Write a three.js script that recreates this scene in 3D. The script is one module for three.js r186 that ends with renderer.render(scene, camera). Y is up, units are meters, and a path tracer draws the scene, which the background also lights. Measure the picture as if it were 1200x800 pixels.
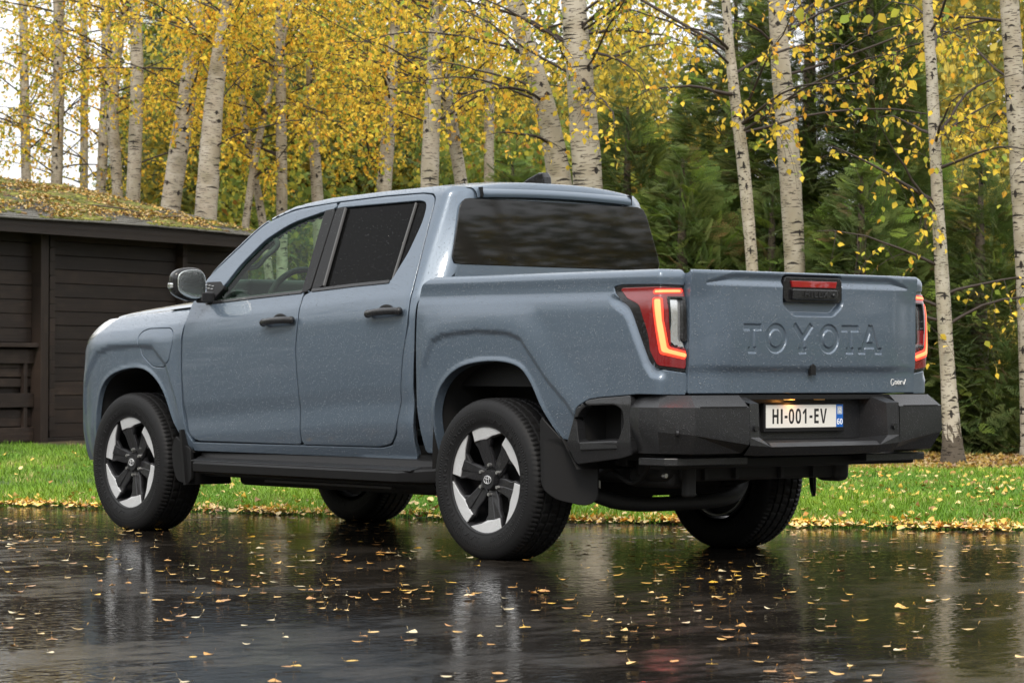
import * as THREE from 'three';
import { mergeGeometries, toCreasedNormals } from 'three/addons/utils/BufferGeometryUtils.js';
import { RoundedBoxGeometry } from 'three/addons/geometries/RoundedBoxGeometry.js';
import { ImprovedNoise } from 'three/addons/math/ImprovedNoise.js';

// ---------------------------------------------------------------- camera, sky, light, exposure
// x runs along the pickup towards its nose, y is up, z is towards the lawn; metres; the rear axle stands over the origin.
const scene = new THREE.Scene();
const YAW = 0.7078, PITCH = 0.00976, ROLL = 0.00295, FOCAL = 3303, CAM = new THREE.Vector3(-10.23, 0.903, -9.479);
const camera = new THREE.PerspectiveCamera(2 * Math.atan(400 / FOCAL) * 180 / Math.PI, 1024 / 682, 0.1, 900);
const camF = new THREE.Vector3(Math.cos(YAW) * Math.cos(PITCH), Math.sin(PITCH), Math.sin(YAW) * Math.cos(PITCH));
const camR0 = new THREE.Vector3().crossVectors(camF, new THREE.Vector3(0, 1, 0)).normalize();
const camU0 = new THREE.Vector3().crossVectors(camR0, camF);
const camR = camR0.clone().multiplyScalar(Math.cos(ROLL)).addScaledVector(camU0, Math.sin(ROLL));
const camU = camU0.clone().multiplyScalar(Math.cos(ROLL)).addScaledVector(camR0, -Math.sin(ROLL));
camera.position.copy(CAM); camera.up.copy(camU); camera.lookAt(CAM.clone().add(camF));
camera.focus = 13.6; camera.userData.fStop = 10;

const renderer = new THREE.WebGLRenderer({ antialias: true });
renderer.toneMapping = THREE.LinearToneMapping;
renderer.toneMappingExposure = 1.45;
renderer.shadowMap.enabled = true;

const noise = new ImprovedNoise();
const fbm = (x, y, z, o = 4) => { let a = 0, w = 0.5, s = 0; for (let i = 0; i < o; i++) { a += w * noise.noise(x, y, z); s += w; x *= 2.03; y *= 2.03; z *= 2.03; w *= 0.5; } return a / s; };
function rng(seed) { let a = seed >>> 0; return () => { a = (a + 0x6d2b79f5) | 0; let t = Math.imul(a ^ (a >>> 15), 1 | a); t = (t + Math.imul(t ^ (t >>> 7), 61 | t)) ^ t; return ((t ^ (t >>> 14)) >>> 0) / 4294967296; }; }
const lerp = (a, b, t) => a + (b - a) * t, clamp = (x, a = 0, b = 1) => Math.min(b, Math.max(a, x)), sstep = (a, b, x) => { const t = clamp((x - a) / (b - a)); return t * t * (3 - 2 * t); };

{ // an overcast, drizzly sky: bright grey cloud, a little brighter overhead and towards the hidden sun
  const W = 512, H = 256, d = new Float32Array(W * H * 4), sun = new THREE.Vector3(-0.45, 0.75, -0.5).normalize();
  for (let j = 0; j < H; j++) for (let i = 0; i < W; i++) {
    const el = ((j + 0.5) / H - 0.5) * Math.PI, az = ((i + 0.5) / W - 0.5) * 2 * Math.PI;
    const x = Math.cos(el) * Math.cos(az), y = Math.sin(el), z = Math.cos(el) * Math.sin(az);
    const up = Math.max(0, y), n = fbm(x * 1.8 + 5, y * 3.6, z * 1.8, 5);
    const glow = Math.pow(Math.max(0, x * sun.x + y * sun.y + z * sun.z), 3);
    let L = (0.94 + 0.36 * up + 0.35 * glow) * (1 + 0.28 * n);
    if (y < 0) L = lerp(0.94, 0.25, clamp(-y * 6));
    const k = (j * W + i) * 4; d[k] = L * 0.985; d[k + 1] = L; d[k + 2] = L * 1.025; d[k + 3] = 1;
  }
  const sky = new THREE.DataTexture(d, W, H, THREE.RGBAFormat, THREE.FloatType);
  sky.mapping = THREE.EquirectangularReflectionMapping; sky.magFilter = THREE.LinearFilter; sky.needsUpdate = true;
  scene.background = sky; scene.environment = sky; scene.backgroundIntensity = 1.0; scene.environmentIntensity = 1.0;
}
const sun = new THREE.DirectionalLight(0xfff3e4, 1.3);
sun.position.set(-13.5, 22.5, -15); sun.target.position.set(2, 0, 2); sun.castShadow = true; sun.shadow.radius = 28;
sun.shadow.mapSize.set(2048, 2048); Object.assign(sun.shadow.camera, { left: -25, right: 25, top: 25, bottom: -25, near: 1, far: 80 });
scene.add(sun, sun.target);

// ---------------------------------------------------------------- small helpers
const V3 = (x, y, z) => new THREE.Vector3(x, y, z);
const rayOf = (px, py) => camF.clone().addScaledVector(camR, (px - 600) / FOCAL).addScaledVector(camU, (400 - py) / FOCAL);
const G = (px, py, h = 0) => { const d = rayOf(px, py); return CAM.clone().addScaledVector(d, (h - CAM.y) / d.y); };   // the point of a level sheet seen at a photo pixel
const D = (px, py, depth) => CAM.clone().addScaledVector(rayOf(px, py), depth);                                      // a point that many metres in front of the camera
const col = (r, g, b) => new THREE.Color().setRGB(r, g, b);
const taken = {};
const numbered = (n) => { const k = taken[n] = (taken[n] ?? -1) + 1; return k ? n + '_' + String(k).padStart(3, '0') : n; };
function tag(o, label, category, group, kind) { if (label) o.userData.label = label; if (category) o.userData.category = category; if (group) o.userData.group = group; if (kind) o.userData.kind = kind; return o; }
function thing(name, label, category, group) { const o = new THREE.Group(); o.name = numbered(name); scene.add(o); return tag(o, label, category, group); }
function part(name, geo, mat, parent, label) {
  const m = new THREE.Mesh(geo, mat); m.name = parent === scene ? numbered(name) : name; m.castShadow = m.receiveShadow = true; parent.add(m); if (label) m.userData.label = label; return m;
}
function structure(name, geo, mat) { const m = part(name, geo, mat, scene); m.userData.kind = 'structure'; return m; }
function copyOf(o, name) { const c = o.clone(); c.name = numbered(name); c.userData = { ...o.userData }; scene.add(c); return c; }
const bake = (g, x = 0, y = 0, z = 0, rx = 0, ry = 0, rz = 0, s = 1) => { const m = new THREE.Matrix4().compose(V3(x, y, z), new THREE.Quaternion().setFromEuler(new THREE.Euler(rx, ry, rz)), Array.isArray(s) ? V3(...s) : V3(s, s, s)); g.applyMatrix4(m); return g; };
const box = (w, h, d, x = 0, y = 0, z = 0, rx = 0, ry = 0, rz = 0) => bake(new THREE.BoxGeometry(w, h, d), x, y, z, rx, ry, rz);
const rbox = (w, h, d, r, x = 0, y = 0, z = 0, rx = 0, ry = 0, rz = 0) => bake(new RoundedBoxGeometry(w, h, d, 2, r), x, y, z, rx, ry, rz);
const plain = (g) => { const o = g.index ? g.toNonIndexed() : g.clone(); for (const k of Object.keys(o.attributes)) if (!['position', 'normal', 'uv'].includes(k)) o.deleteAttribute(k); if (!o.attributes.uv) o.setAttribute('uv', new THREE.BufferAttribute(new Float32Array(o.attributes.position.count * 2), 2)); return o; };
const join = (list) => mergeGeometries(list.map(plain));
function tube(points, radius, radial = 8, closed = false, seg) { return new THREE.TubeGeometry(new THREE.CatmullRomCurve3(points, closed), seg ?? Math.max(4, points.length * 4), radius, radial, closed); }
const rod = (a, b, r, n = 8, r2 = r) => { const d = b.clone().sub(a), g = new THREE.CylinderGeometry(r2, r, d.length(), n); g.applyQuaternion(new THREE.Quaternion().setFromUnitVectors(V3(0, 1, 0), d.clone().normalize())); const m = a.clone().add(b).multiplyScalar(0.5); g.translate(m.x, m.y, m.z); return g; };
function curve(xs, ys) { // monotone smooth curve through points
  const n = xs.length, dl = [], m = [];
  for (let i = 0; i < n - 1; i++) dl.push((ys[i + 1] - ys[i]) / (xs[i + 1] - xs[i]));
  for (let i = 0; i < n; i++) m.push(i === 0 ? dl[0] : i === n - 1 ? dl[n - 2] : dl[i - 1] * dl[i] <= 0 ? 0 : 2 * dl[i - 1] * dl[i] / (dl[i - 1] + dl[i]));
  return (x) => { if (x <= xs[0]) return ys[0]; if (x >= xs[n - 1]) return ys[n - 1]; let i = 0; while (x > xs[i + 1]) i++; const h = xs[i + 1] - xs[i], t = (x - xs[i]) / h, t2 = t * t, t3 = t2 * t; return ys[i] * (2 * t3 - 3 * t2 + 1) + m[i] * h * (t3 - 2 * t2 + t) + ys[i + 1] * (-2 * t3 + 3 * t2) + m[i + 1] * h * (t3 - t2); };
}
function instanced(name, geo, mat, list, parent) { // list of [matrix, color]
  const im = new THREE.InstancedMesh(geo, mat, list.length); im.name = parent === scene ? numbered(name) : name;
  list.forEach(([m, c], i) => { im.setMatrixAt(i, m); if (c) im.setColorAt(i, c); });
  im.castShadow = im.receiveShadow = true; im.userData.kind = 'stuff'; parent.add(im); return im;
}
function merged(name, geo, mat, list, parent) { // the same as real faces with vertex colours
  const p = geo.attributes.position, n = geo.attributes.normal, ix = geo.index.array, V = p.count, pos = new Float32Array(V * 3 * list.length), nor = new Float32Array(V * 3 * list.length), cl = new Float32Array(V * 3 * list.length), idx = new Uint32Array(ix.length * list.length), a = V3(0, 0, 0), N3 = new THREE.Matrix3();
  list.forEach(([m, c], k) => { N3.getNormalMatrix(m); for (let i = 0; i < V; i++) { const o = (k * V + i) * 3; a.fromBufferAttribute(p, i).applyMatrix4(m); pos[o] = a.x; pos[o + 1] = a.y; pos[o + 2] = a.z; a.fromBufferAttribute(n, i).applyMatrix3(N3).normalize(); nor[o] = a.x; nor[o + 1] = a.y; nor[o + 2] = a.z; cl[o] = c.r; cl[o + 1] = c.g; cl[o + 2] = c.b; } for (let i = 0; i < ix.length; i++) idx[k * ix.length + i] = ix[i] + k * V; });
  const g = new THREE.BufferGeometry(); g.setAttribute('position', new THREE.BufferAttribute(pos, 3)); g.setAttribute('normal', new THREE.BufferAttribute(nor, 3)); g.setAttribute('color', new THREE.BufferAttribute(cl, 3)); g.setIndex(new THREE.BufferAttribute(idx, 1)); const o = part(name, g, mat, parent); o.userData.kind = 'stuff'; return o;
}
const TM = new THREE.Matrix4(), TQ = new THREE.Quaternion(), TE = new THREE.Euler();
const mat4 = (p, e, s) => new THREE.Matrix4().compose(p, new THREE.Quaternion().setFromEuler(e), Array.isArray(s) ? V3(...s) : V3(s, s, s));
// computed textures
function dataTex(N, f, srgb, rep) { // f(x, y in 0..1) -> [r,g,b] or grey, 0..1
  const d = new Uint8Array(N * N * 4);
  for (let j = 0; j < N; j++) for (let i = 0; i < N; i++) { const c = f(i / N, j / N), k = (j * N + i) * 4; for (let q = 0; q < 3; q++) d[k + q] = 255 * clamp(Array.isArray(c) ? c[q] : c); d[k + 3] = 255; }
  const t = new THREE.DataTexture(d, N, N); t.wrapS = t.wrapT = THREE.RepeatWrapping; t.magFilter = THREE.LinearFilter; if (srgb) t.colorSpace = THREE.SRGBColorSpace; if (rep) t.repeat.set(rep, rep); t.needsUpdate = true; return t;
}
function canvasTex(w, h, draw, srgb, repX, repY) {
  const c = document.createElement('canvas'); c.width = w; c.height = h; draw(c.getContext('2d'), w, h);
  const t = new THREE.CanvasTexture(c); t.wrapS = t.wrapT = THREE.RepeatWrapping; if (srgb) t.colorSpace = THREE.SRGBColorSpace; if (repX) t.repeat.set(repX, repY ?? repX); return t;
}
const tileNoise = (x, y, f, o = 4, z = 0) => { // periodic in 0..1
  const a = x * 2 * Math.PI, b = y * 2 * Math.PI, k = f / (2 * Math.PI); let r = 0, w = 0.5, s = 0, m = k;
  for (let i = 0; i < o; i++) { r += w * (noise.noise(Math.cos(a) * m + z, Math.sin(a) * m, Math.cos(b) * m + 7) + noise.noise(Math.sin(b) * m + 3 + z, Math.cos(a) * m + 11, Math.sin(a) * m)); s += w; m *= 2; w *= 0.5; }
  return r / s;
};

// ---------------------------------------------------------------- sheet-metal panels: an outline in (s, y), cut from a surface P(s, y), with rolled edges
function rounded(pts, r, n = 5) { // pts [x, y, ownRadius?]
  const out = [], N = pts.length;
  for (let i = 0; i < N; i++) {
    const [px, py] = pts[(i + N - 1) % N], [x, y, own] = pts[i], [qx, qy] = pts[(i + 1) % N], la = Math.hypot(px - x, py - y), lb = Math.hypot(qx - x, qy - y), R = Math.min(own ?? r, la * 0.48, lb * 0.48);
    if (R < 1e-4) { out.push([x, y]); continue; }
    const ax = x + (px - x) / la * R, ay = y + (py - y) / la * R, bx = x + (qx - x) / lb * R, by = y + (qy - y) / lb * R;
    for (let k = 0; k <= n; k++) { const t = k / n; out.push([(1 - t) ** 2 * ax + 2 * t * (1 - t) * x + t * t * bx, (1 - t) ** 2 * ay + 2 * t * (1 - t) * y + t * t * by]); }
  }
  return out;
}
function sdf(loops) { // > 0 inside
  const seg = []; for (const l of loops) for (let i = 0; i < l.length; i++) { const a = l[i], b = l[(i + 1) % l.length]; seg.push([a[0], a[1], b[0] - a[0], b[1] - a[1], 1 / Math.max(1e-12, (b[0] - a[0]) ** 2 + (b[1] - a[1]) ** 2)]); }
  return (x, y) => { let best = 1e9, inside = false; for (const [ax, ay, dx, dy, il] of seg) { const ex = x - ax, ey = y - ay, t = clamp((ex * dx + ey * dy) * il), qx = ex - dx * t, qy = ey - dy * t, q = qx * qx + qy * qy; if (q < best) best = q; if ((ay > y) !== (ay + dy > y) && x < ax + dx * (y - ay) / dy) inside = !inside; } return (inside ? 1 : -1) * Math.sqrt(best); };
}
function panel(loops, step, P, { bev = 0.005, drop = 0.003, depth = 0.03, out = (p) => V3(0, 0, p.z < 0 ? -1 : 1) } = {}) {
  const f = sdf(loops); let x0 = 1e9, x1 = -1e9, y0 = 1e9, y1 = -1e9;
  for (const [x, y] of loops[0]) { x0 = Math.min(x0, x); x1 = Math.max(x1, x); y0 = Math.min(y0, y); y1 = Math.max(y1, y); }
  const [sx, sy] = Array.isArray(step) ? step : [step, step], nx = Math.ceil((x1 - x0) / sx) + 2, ny = Math.ceil((y1 - y0) / sy) + 2; x0 -= sx * 0.77; y0 -= sy * 0.61;
  const W = nx + 1, d = new Float64Array(W * (ny + 1));
  for (let j = 0; j <= ny; j++) for (let i = 0; i <= nx; i++) d[j * W + i] = f(x0 + i * sx, y0 + j * sy) - bev;
  const pos = [], nor = [], uv = [], idx = [], E = 0.0015;
  const frame = (x, y) => { const p = P(x, y), a = P(x + E, y).sub(P(x - E, y)), b = P(x, y + E).sub(P(x, y - E)), n = a.cross(b).normalize(); if (n.dot(out(p)) < 0) n.negate(); return [p, n]; };
  const add = (p, n, x, y) => { pos.push(p.x, p.y, p.z); nor.push(n.x, n.y, n.z); uv.push(x, y); return pos.length / 3 - 1; };
  const seen = new Map(), at = [];
  const vert = (key, x, y) => { let k = seen.get(key); if (k === undefined) { const [p, n] = frame(x, y); k = add(p, n, x, y); at[k] = [x, y, p, n]; seen.set(key, k); } return k; };
  const tri = (a, b, c) => { // keep faces turned outward
    const A = V3(pos[a * 3], pos[a * 3 + 1], pos[a * 3 + 2]), B = V3(pos[b * 3], pos[b * 3 + 1], pos[b * 3 + 2]), C = V3(pos[c * 3], pos[c * 3 + 1], pos[c * 3 + 2]), n = B.sub(A).cross(C.sub(A));
    if (n.x * (nor[a * 3] + nor[b * 3] + nor[c * 3]) + n.y * (nor[a * 3 + 1] + nor[b * 3 + 1] + nor[c * 3 + 1]) + n.z * (nor[a * 3 + 2] + nor[b * 3 + 2] + nor[c * 3 + 2]) < 0) idx.push(a, c, b); else idx.push(a, b, c);
  };
  const rim = new Map();
  const rimOf = (k) => { let r = rim.get(k); if (!r) {
    const [x, y, p, n] = at[k]; let gx = f(x + E, y) - f(x - E, y), gy = f(x, y + E) - f(x, y - E); const l = Math.hypot(gx, gy) || 1; gx /= l; gy /= l;
    const ox = x - gx * bev, oy = y - gy * bev, q = P(ox, oy), o = q.clone().sub(p); if (o.length() < 1e-9) o.copy(n); o.normalize();
    const b = q.clone().addScaledVector(n, -drop), c = q.clone().addScaledVector(n, -depth), nb = n.clone().add(o).normalize();
    r = [k, add(b, nb, ox, oy), add(b, o, ox, oy), add(c, o, ox, oy)]; rim.set(k, r); } return r; };
  for (let j = 0; j < ny; j++) for (let i = 0; i < nx; i++) {
    const c = [[i, j], [i + 1, j], [i + 1, j + 1], [i, j + 1]], v = c.map(([a, b]) => d[b * W + a]); if (v.every((q) => q <= 0)) continue;
    const poly = []; 
    for (let k = 0; k < 4; k++) {
      const m = (k + 1) % 4, [ia, ja] = c[k], [ib, jb] = c[m];
      if (v[k] > 0) poly.push([vert('c' + ia + ',' + ja, x0 + ia * sx, y0 + ja * sy), 0]);
      if ((v[k] > 0) !== (v[m] > 0)) { const t = clamp(v[k] / (v[k] - v[m]), 0.03, 0.97), key = 'e' + Math.min(ia, ib) + ',' + Math.min(ja, jb) + (ja === jb ? 'h' : 'v'); poly.push([vert(key, x0 + lerp(ia, ib, t) * sx, y0 + lerp(ja, jb, t) * sy), v[k] > 0 ? 1 : 2]); }
    }
    for (let k = 1; k + 1 < poly.length; k++) tri(poly[0][0], poly[k][0], poly[k + 1][0]);
    for (let k = 0; k < poly.length; k++) { const a = poly[k], b = poly[(k + 1) % poly.length]; if (a[1] === 1 && b[1] === 2) { const A = rimOf(a[0]), B = rimOf(b[0]); tri(A[0], B[0], B[1]); tri(A[0], B[1], A[1]); tri(A[2], B[2], B[3]); tri(A[2], B[3], A[3]); } }
  }
  const g = new THREE.BufferGeometry(); g.setAttribute('position', new THREE.Float32BufferAttribute(pos, 3)); g.setAttribute('normal', new THREE.Float32BufferAttribute(nor, 3)); g.setAttribute('uv', new THREE.Float32BufferAttribute(uv, 2)); g.setIndex(idx); return g;
}
function mirrored(g) { // the same shape on the other side of the pickup
  const o = g.clone(), p = o.attributes.position, n = o.attributes.normal; for (let i = 0; i < p.count; i++) { p.setZ(i, -p.getZ(i)); if (n) n.setZ(i, -n.getZ(i)); }
  if (o.index) { const a = o.index.array; for (let i = 0; i < a.length; i += 3) { const t = a[i]; a[i] = a[i + 1]; a[i + 1] = t; } }
  else for (const k of Object.keys(o.attributes)) { const at = o.attributes[k], s = at.itemSize; for (let i = 0; i < at.count; i += 3) for (let c = 0; c < s; c++) { const t = at.array[i * s + c]; at.array[i * s + c] = at.array[(i + 1) * s + c]; at.array[(i + 1) * s + c] = t; } }
  return o;
}
function sheet(nu, nv, f, closedU = false) { // smooth grid surface f(a, b in 0..1) -> Vector3
  const g = new THREE.PlaneGeometry(1, 1, nu, nv), p = g.attributes.position, u = g.attributes.uv;
  for (let i = 0; i < p.count; i++) { const q = f(u.getX(i), u.getY(i)); p.setXYZ(i, q.x, q.y, q.z); }
  g.computeVertexNormals(); return g;
}
function facets(rows, creaseDeg = 25) { // rows of equally many points, joined into quads with sharp folds
  const pos = [], uv = []; const along = [0], across = [0], mr = rows[Math.floor(rows.length / 2)]; for (let j = 1; j < mr.length; j++) along.push(along[j - 1] + mr[j].distanceTo(mr[j - 1])); for (let i = 1; i < rows.length; i++) across.push(across[i - 1] + Math.max(...rows[i].map((q, j) => q.distanceTo(rows[i - 1][j]))));
  for (let i = 0; i + 1 < rows.length; i++) for (let j = 0; j + 1 < rows[i].length; j++) for (const [p, q] of [[i, j], [i + 1, j], [i + 1, j + 1], [i, j], [i + 1, j + 1], [i, j + 1]]) { const v = rows[p][q]; pos.push(v.x, v.y, v.z); uv.push(along[q], across[p]); }
  const g = new THREE.BufferGeometry(); g.setAttribute('position', new THREE.Float32BufferAttribute(pos, 3)); g.setAttribute('uv', new THREE.Float32BufferAttribute(uv, 2)); g.computeVertexNormals(); return toCreasedNormals(g, creaseDeg * Math.PI / 180);
}
const extruded = (pts, depth, bevel = 0.003, holes = []) => { const s = new THREE.Shape(pts.map(([x, y]) => new THREE.Vector2(x, y))); for (const h of holes) s.holes.push(new THREE.Path(h.map(([x, y]) => new THREE.Vector2(x, y)))); return new THREE.ExtrudeGeometry(s, { depth, bevelEnabled: bevel > 0, bevelThickness: bevel, bevelSize: bevel, bevelSegments: 2, curveSegments: 8 }); };
// ---------------------------------------------------------------- the setting: ground, wet asphalt, lawn, woodland floor
const rG = rng(11);
const EDGE = [[46, -16.8], [5.99, -0.01], [2.53, 1.44], [-0.04, 3.04], [-30, 21.7]];
const edgeAt = (t) => { const i = Math.min(3, Math.floor(t)), k = t - i; return V3(lerp(EDGE[i][0], EDGE[i + 1][0], k), 0, lerp(EDGE[i][1], EDGE[i + 1][1], k)); };
const edgeDist = (x, z) => { let best = 1e9, side = 1; for (let i = 0; i < 4; i++) { const [ax, az] = EDGE[i], [bx, bz] = EDGE[i + 1], dx = bx - ax, dz = bz - az, t = clamp(((x - ax) * dx + (z - az) * dz) / (dx * dx + dz * dz)), q = Math.hypot(x - ax - dx * t, z - az - dz * t); if (q < best) { best = q; side = (dx * (z - az) - dz * (x - ax)) < 0 ? 1 : -1; } } return best * side; }; // > 0 on the lawn
const pixelOf = (p) => { const d = p.clone().sub(CAM), z = d.dot(camF); return [600 + FOCAL * d.dot(camR) / z, 400 - FOCAL * d.dot(camU) / z, z]; };
const inView = (p, m = 140) => { const [x, y, z] = pixelOf(p); return z > 1 && x > -m && x < 1200 + m && y > -m && y < 800 + m; };
const lawnY = (x, z) => { const d = edgeDist(x, z); return 0.003 + 0.03 * sstep(0.05, 1.2, d) + 0.018 * noise.noise(x * 0.6, 0, z * 0.6) * sstep(0, 1, d); };
// asphalt: stony, with a film of water that lies thicker in the hollows
const wetness = (x, y) => 0.3 + 0.7 * sstep(-0.42, 0.22, -(tileNoise(x, y, 5, 4, 3) * 1.3 + 0.4 * tileNoise(x, y, 22, 3, 1) + 0.55 * tileNoise(x, y, 52, 3, 12)) + 0.1);  // 1 where water stands
const WN = 1024, wetA = new Float32Array(WN * WN); for (let j = 0; j < WN; j++) for (let i = 0; i < WN; i++) wetA[j * WN + i] = wetness(i / WN, j / WN);
const wetAt = (x, y) => wetA[(Math.floor(y * WN) % WN) * WN + Math.floor(x * WN) % WN];
const stones = new Float32Array(WN * WN); for (let i = 0; i < WN * WN; i++) stones[i] = rG();
const stoneAt = (x, y) => { const i = Math.floor(x * WN), j = Math.floor(y * WN); let s = 0; for (const [p, q] of [[0, 0], [1, 0], [0, 1], [1, 1]]) s += stones[((j + q) % WN) * WN + (i + p) % WN]; return s / 4; };
const rings = []; for (let i = 0; i < 420; i++) rings.push([rG(), rG(), 0.004 + 0.009 * rG()]);
const ringAt = new Float32Array(WN * WN); for (const [x, y, R] of rings) for (let j = -18; j <= 18; j++) for (let i = -18; i <= 18; i++) { const d = Math.hypot(i, j) / WN; if (d < R * 1.5) ringAt[((Math.floor(y * WN) + j + WN) % WN) * WN + (Math.floor(x * WN) + i + WN) % WN] += 0.5 * Math.cos((d / R) * 9) * (1 - d / R / 1.5); }
const grain = dataTex(WN, (x, y) => { const w = wetAt(x, y), k = Math.floor(y * WN) * WN + Math.floor(x * WN); return 0.5 + (0.15 * tileNoise(x, y, 230, 2, 4) + 0.22 * tileNoise(x, y, 90, 2, 6)) * (0.4 + 0.6 * w) + 0.16 * ringAt[k] * w + (0.42 * (stoneAt(x, y) - 0.5) + 0.16 * tileNoise(x, y, 150, 2)) * (1 - 0.97 * w) * 0.95; });
const grainCol = dataTex(WN, (x, y) => { const b = tileNoise(x, y, 9, 3, 9), s = stoneAt(x, y), w = wetAt(x, y); const k = 0.115 + 0.14 * (s - 0.4) + 0.045 * b + 0.05 * (1 - w); return [k * 1.1, k * 1.0, k * 0.88]; }, true);
const filmR = dataTex(WN, (x, y) => { const w = wetAt(x, y); return 0.235 - 0.165 * w + 0.05 * tileNoise(x, y, 60, 2, 8); });
for (const t of [grain, grainCol, filmR]) t.repeat.set(1 / 4.6, 1 / 4.6);
const asphaltM = new THREE.MeshPhysicalMaterial({ map: grainCol, roughness: 1, roughnessMap: filmR, ior: 1.34, bumpMap: grain, bumpScale: 0.0022 });
const flat = (pts, y) => { const g = new THREE.ShapeGeometry(new THREE.Shape(pts.map(([x, z]) => new THREE.Vector2(x, -z)))); g.rotateX(-Math.PI / 2); g.translate(0, y, 0); const p = g.attributes.position, u = g.attributes.uv; for (let i = 0; i < p.count; i++) u.setXY(i, p.getX(i), p.getZ(i)); return g; };
const soilT = dataTex(256, (x, y) => { const a = tileNoise(x, y, 5, 5, 1), b = tileNoise(x, y, 40, 2, 2); return [0.23 + 0.13 * a + 0.1 * b, 0.19 + 0.1 * a + 0.08 * b, 0.12 + 0.05 * a + 0.05 * b]; }, true, 1 / 2.5);
const soilM = new THREE.MeshStandardMaterial({ map: soilT, roughness: 0.95 });
structure('ground', bake(new THREE.PlaneGeometry(700, 700), 0, -0.05, 0, -Math.PI / 2), soilM);
{ // the asphalt sheet is dished by a few millimetres so that reflections wander
  const near = [[60, -80], [-90, -80], [-90, 60]]; structure('asphalt_pavement', flat([...EDGE, [-90, 60], [-90, -80], [60, -80]], 0), asphaltM);
}
function band(b0, b1, nb, t0, t1, nt, fy, mat, name) { // a strip of land along the edge of the asphalt
  const dirs = EDGE.map((_, i) => { const a = EDGE[Math.max(0, i - 1)], b = EDGE[Math.min(4, i + 1)], l = Math.hypot(b[0] - a[0], b[1] - a[1]); return [-(b[1] - a[1]) / l * -1, (b[0] - a[0]) / l * -1]; });
  const g = sheet(nt, nb, (a, b) => { const t = lerp(t0, t1, a), i = Math.min(3, Math.floor(t)), k = t - i, p = edgeAt(t), nx = lerp(dirs[i][0], dirs[i + 1][0], k), nz = lerp(dirs[i][1], dirs[i + 1][1], k), w = lerp(b1, b0, b), x = p.x + nx * w, z = p.z + nz * w; return V3(x, fy(x, z, w), z); });
  const p = g.attributes.position, u = g.attributes.uv; for (let i = 0; i < p.count; i++) u.setXY(i, p.getX(i), p.getZ(i)); 
  if (g.attributes.normal.getY(0) < 0) { const ix = g.index.array; for (let i = 0; i < ix.length; i += 3) { const q = ix[i]; ix[i] = ix[i + 1]; ix[i + 1] = q; } g.computeVertexNormals(); }
  return structure(name, g, mat);
}
const turfT = dataTex(256, (x, y) => { const a = tileNoise(x, y, 7, 4, 1), b = tileNoise(x, y, 50, 2, 2); return [0.22 + 0.1 * a + 0.08 * b, 0.3 + 0.1 * a + 0.09 * b, 0.1 + 0.03 * a + 0.03 * b]; }, true, 1 / 2);
const lawnM = new THREE.MeshStandardMaterial({ map: turfT, roughness: 0.95 });
band(-0.05, 10.8, 36, 0, 4, 160, (x, z, w) => lawnY(x, z) + (w < 0 ? -0.02 : 0), lawnM, 'lawn');
const floorY = (x, z) => lawnY(x, z) + 0.012;
band(10.2, 90, 40, 0, 4, 120, (x, z, w) => lerp(lawnY(x, z) - 0.01, floorY(x, z), sstep(10.2, 10.7, w)) + 0.05 * noise.noise(x * 0.2, 3, z * 0.2) * sstep(11, 14, w), soilM, 'woodland_floor');

// grass blades in tufts
const bladeG = (() => { // nine bent blades
  const pos = [], nor = [], idx = [], r = rng(5); for (let k = 0; k < 42; k++) { const a = r() * 6.28, bx = (r() - 0.5) * 0.26, bz = (r() - 0.5) * 0.26, h = 0.03 + 0.045 * r() * (0.5 + 0.8 * r()), w = 0.0022 + 0.0014 * r(), lean = 0.01 + 0.035 * r(), cx = Math.cos(a), cz = Math.sin(a), o = pos.length / 3;
    for (const [t, ww] of [[0, 1], [0.55, 0.85], [1, 0.08]]) for (const s of [-1, 1]) { pos.push(bx + cx * lean * t * t - cz * w * ww * s, h * (t - 0.18 * t * t), bz + cz * lean * t * t + cx * w * ww * s); nor.push(-cx * 0.3, 0.9, -cz * 0.3); }
    idx.push(o, o + 1, o + 2, o + 1, o + 3, o + 2, o + 2, o + 3, o + 4, o + 3, o + 5, o + 4); }
  const g = new THREE.BufferGeometry(); g.setAttribute('position', new THREE.Float32BufferAttribute(pos, 3)); g.setAttribute('normal', new THREE.Float32BufferAttribute(nor, 3)); g.setIndex(idx); return g; })();
const grassM = new THREE.MeshPhysicalMaterial({ color: 0xffffff, roughness: 0.93, transmission: 0.35, thickness: 0, specularIntensity: 0.3, side: THREE.DoubleSide });
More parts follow.
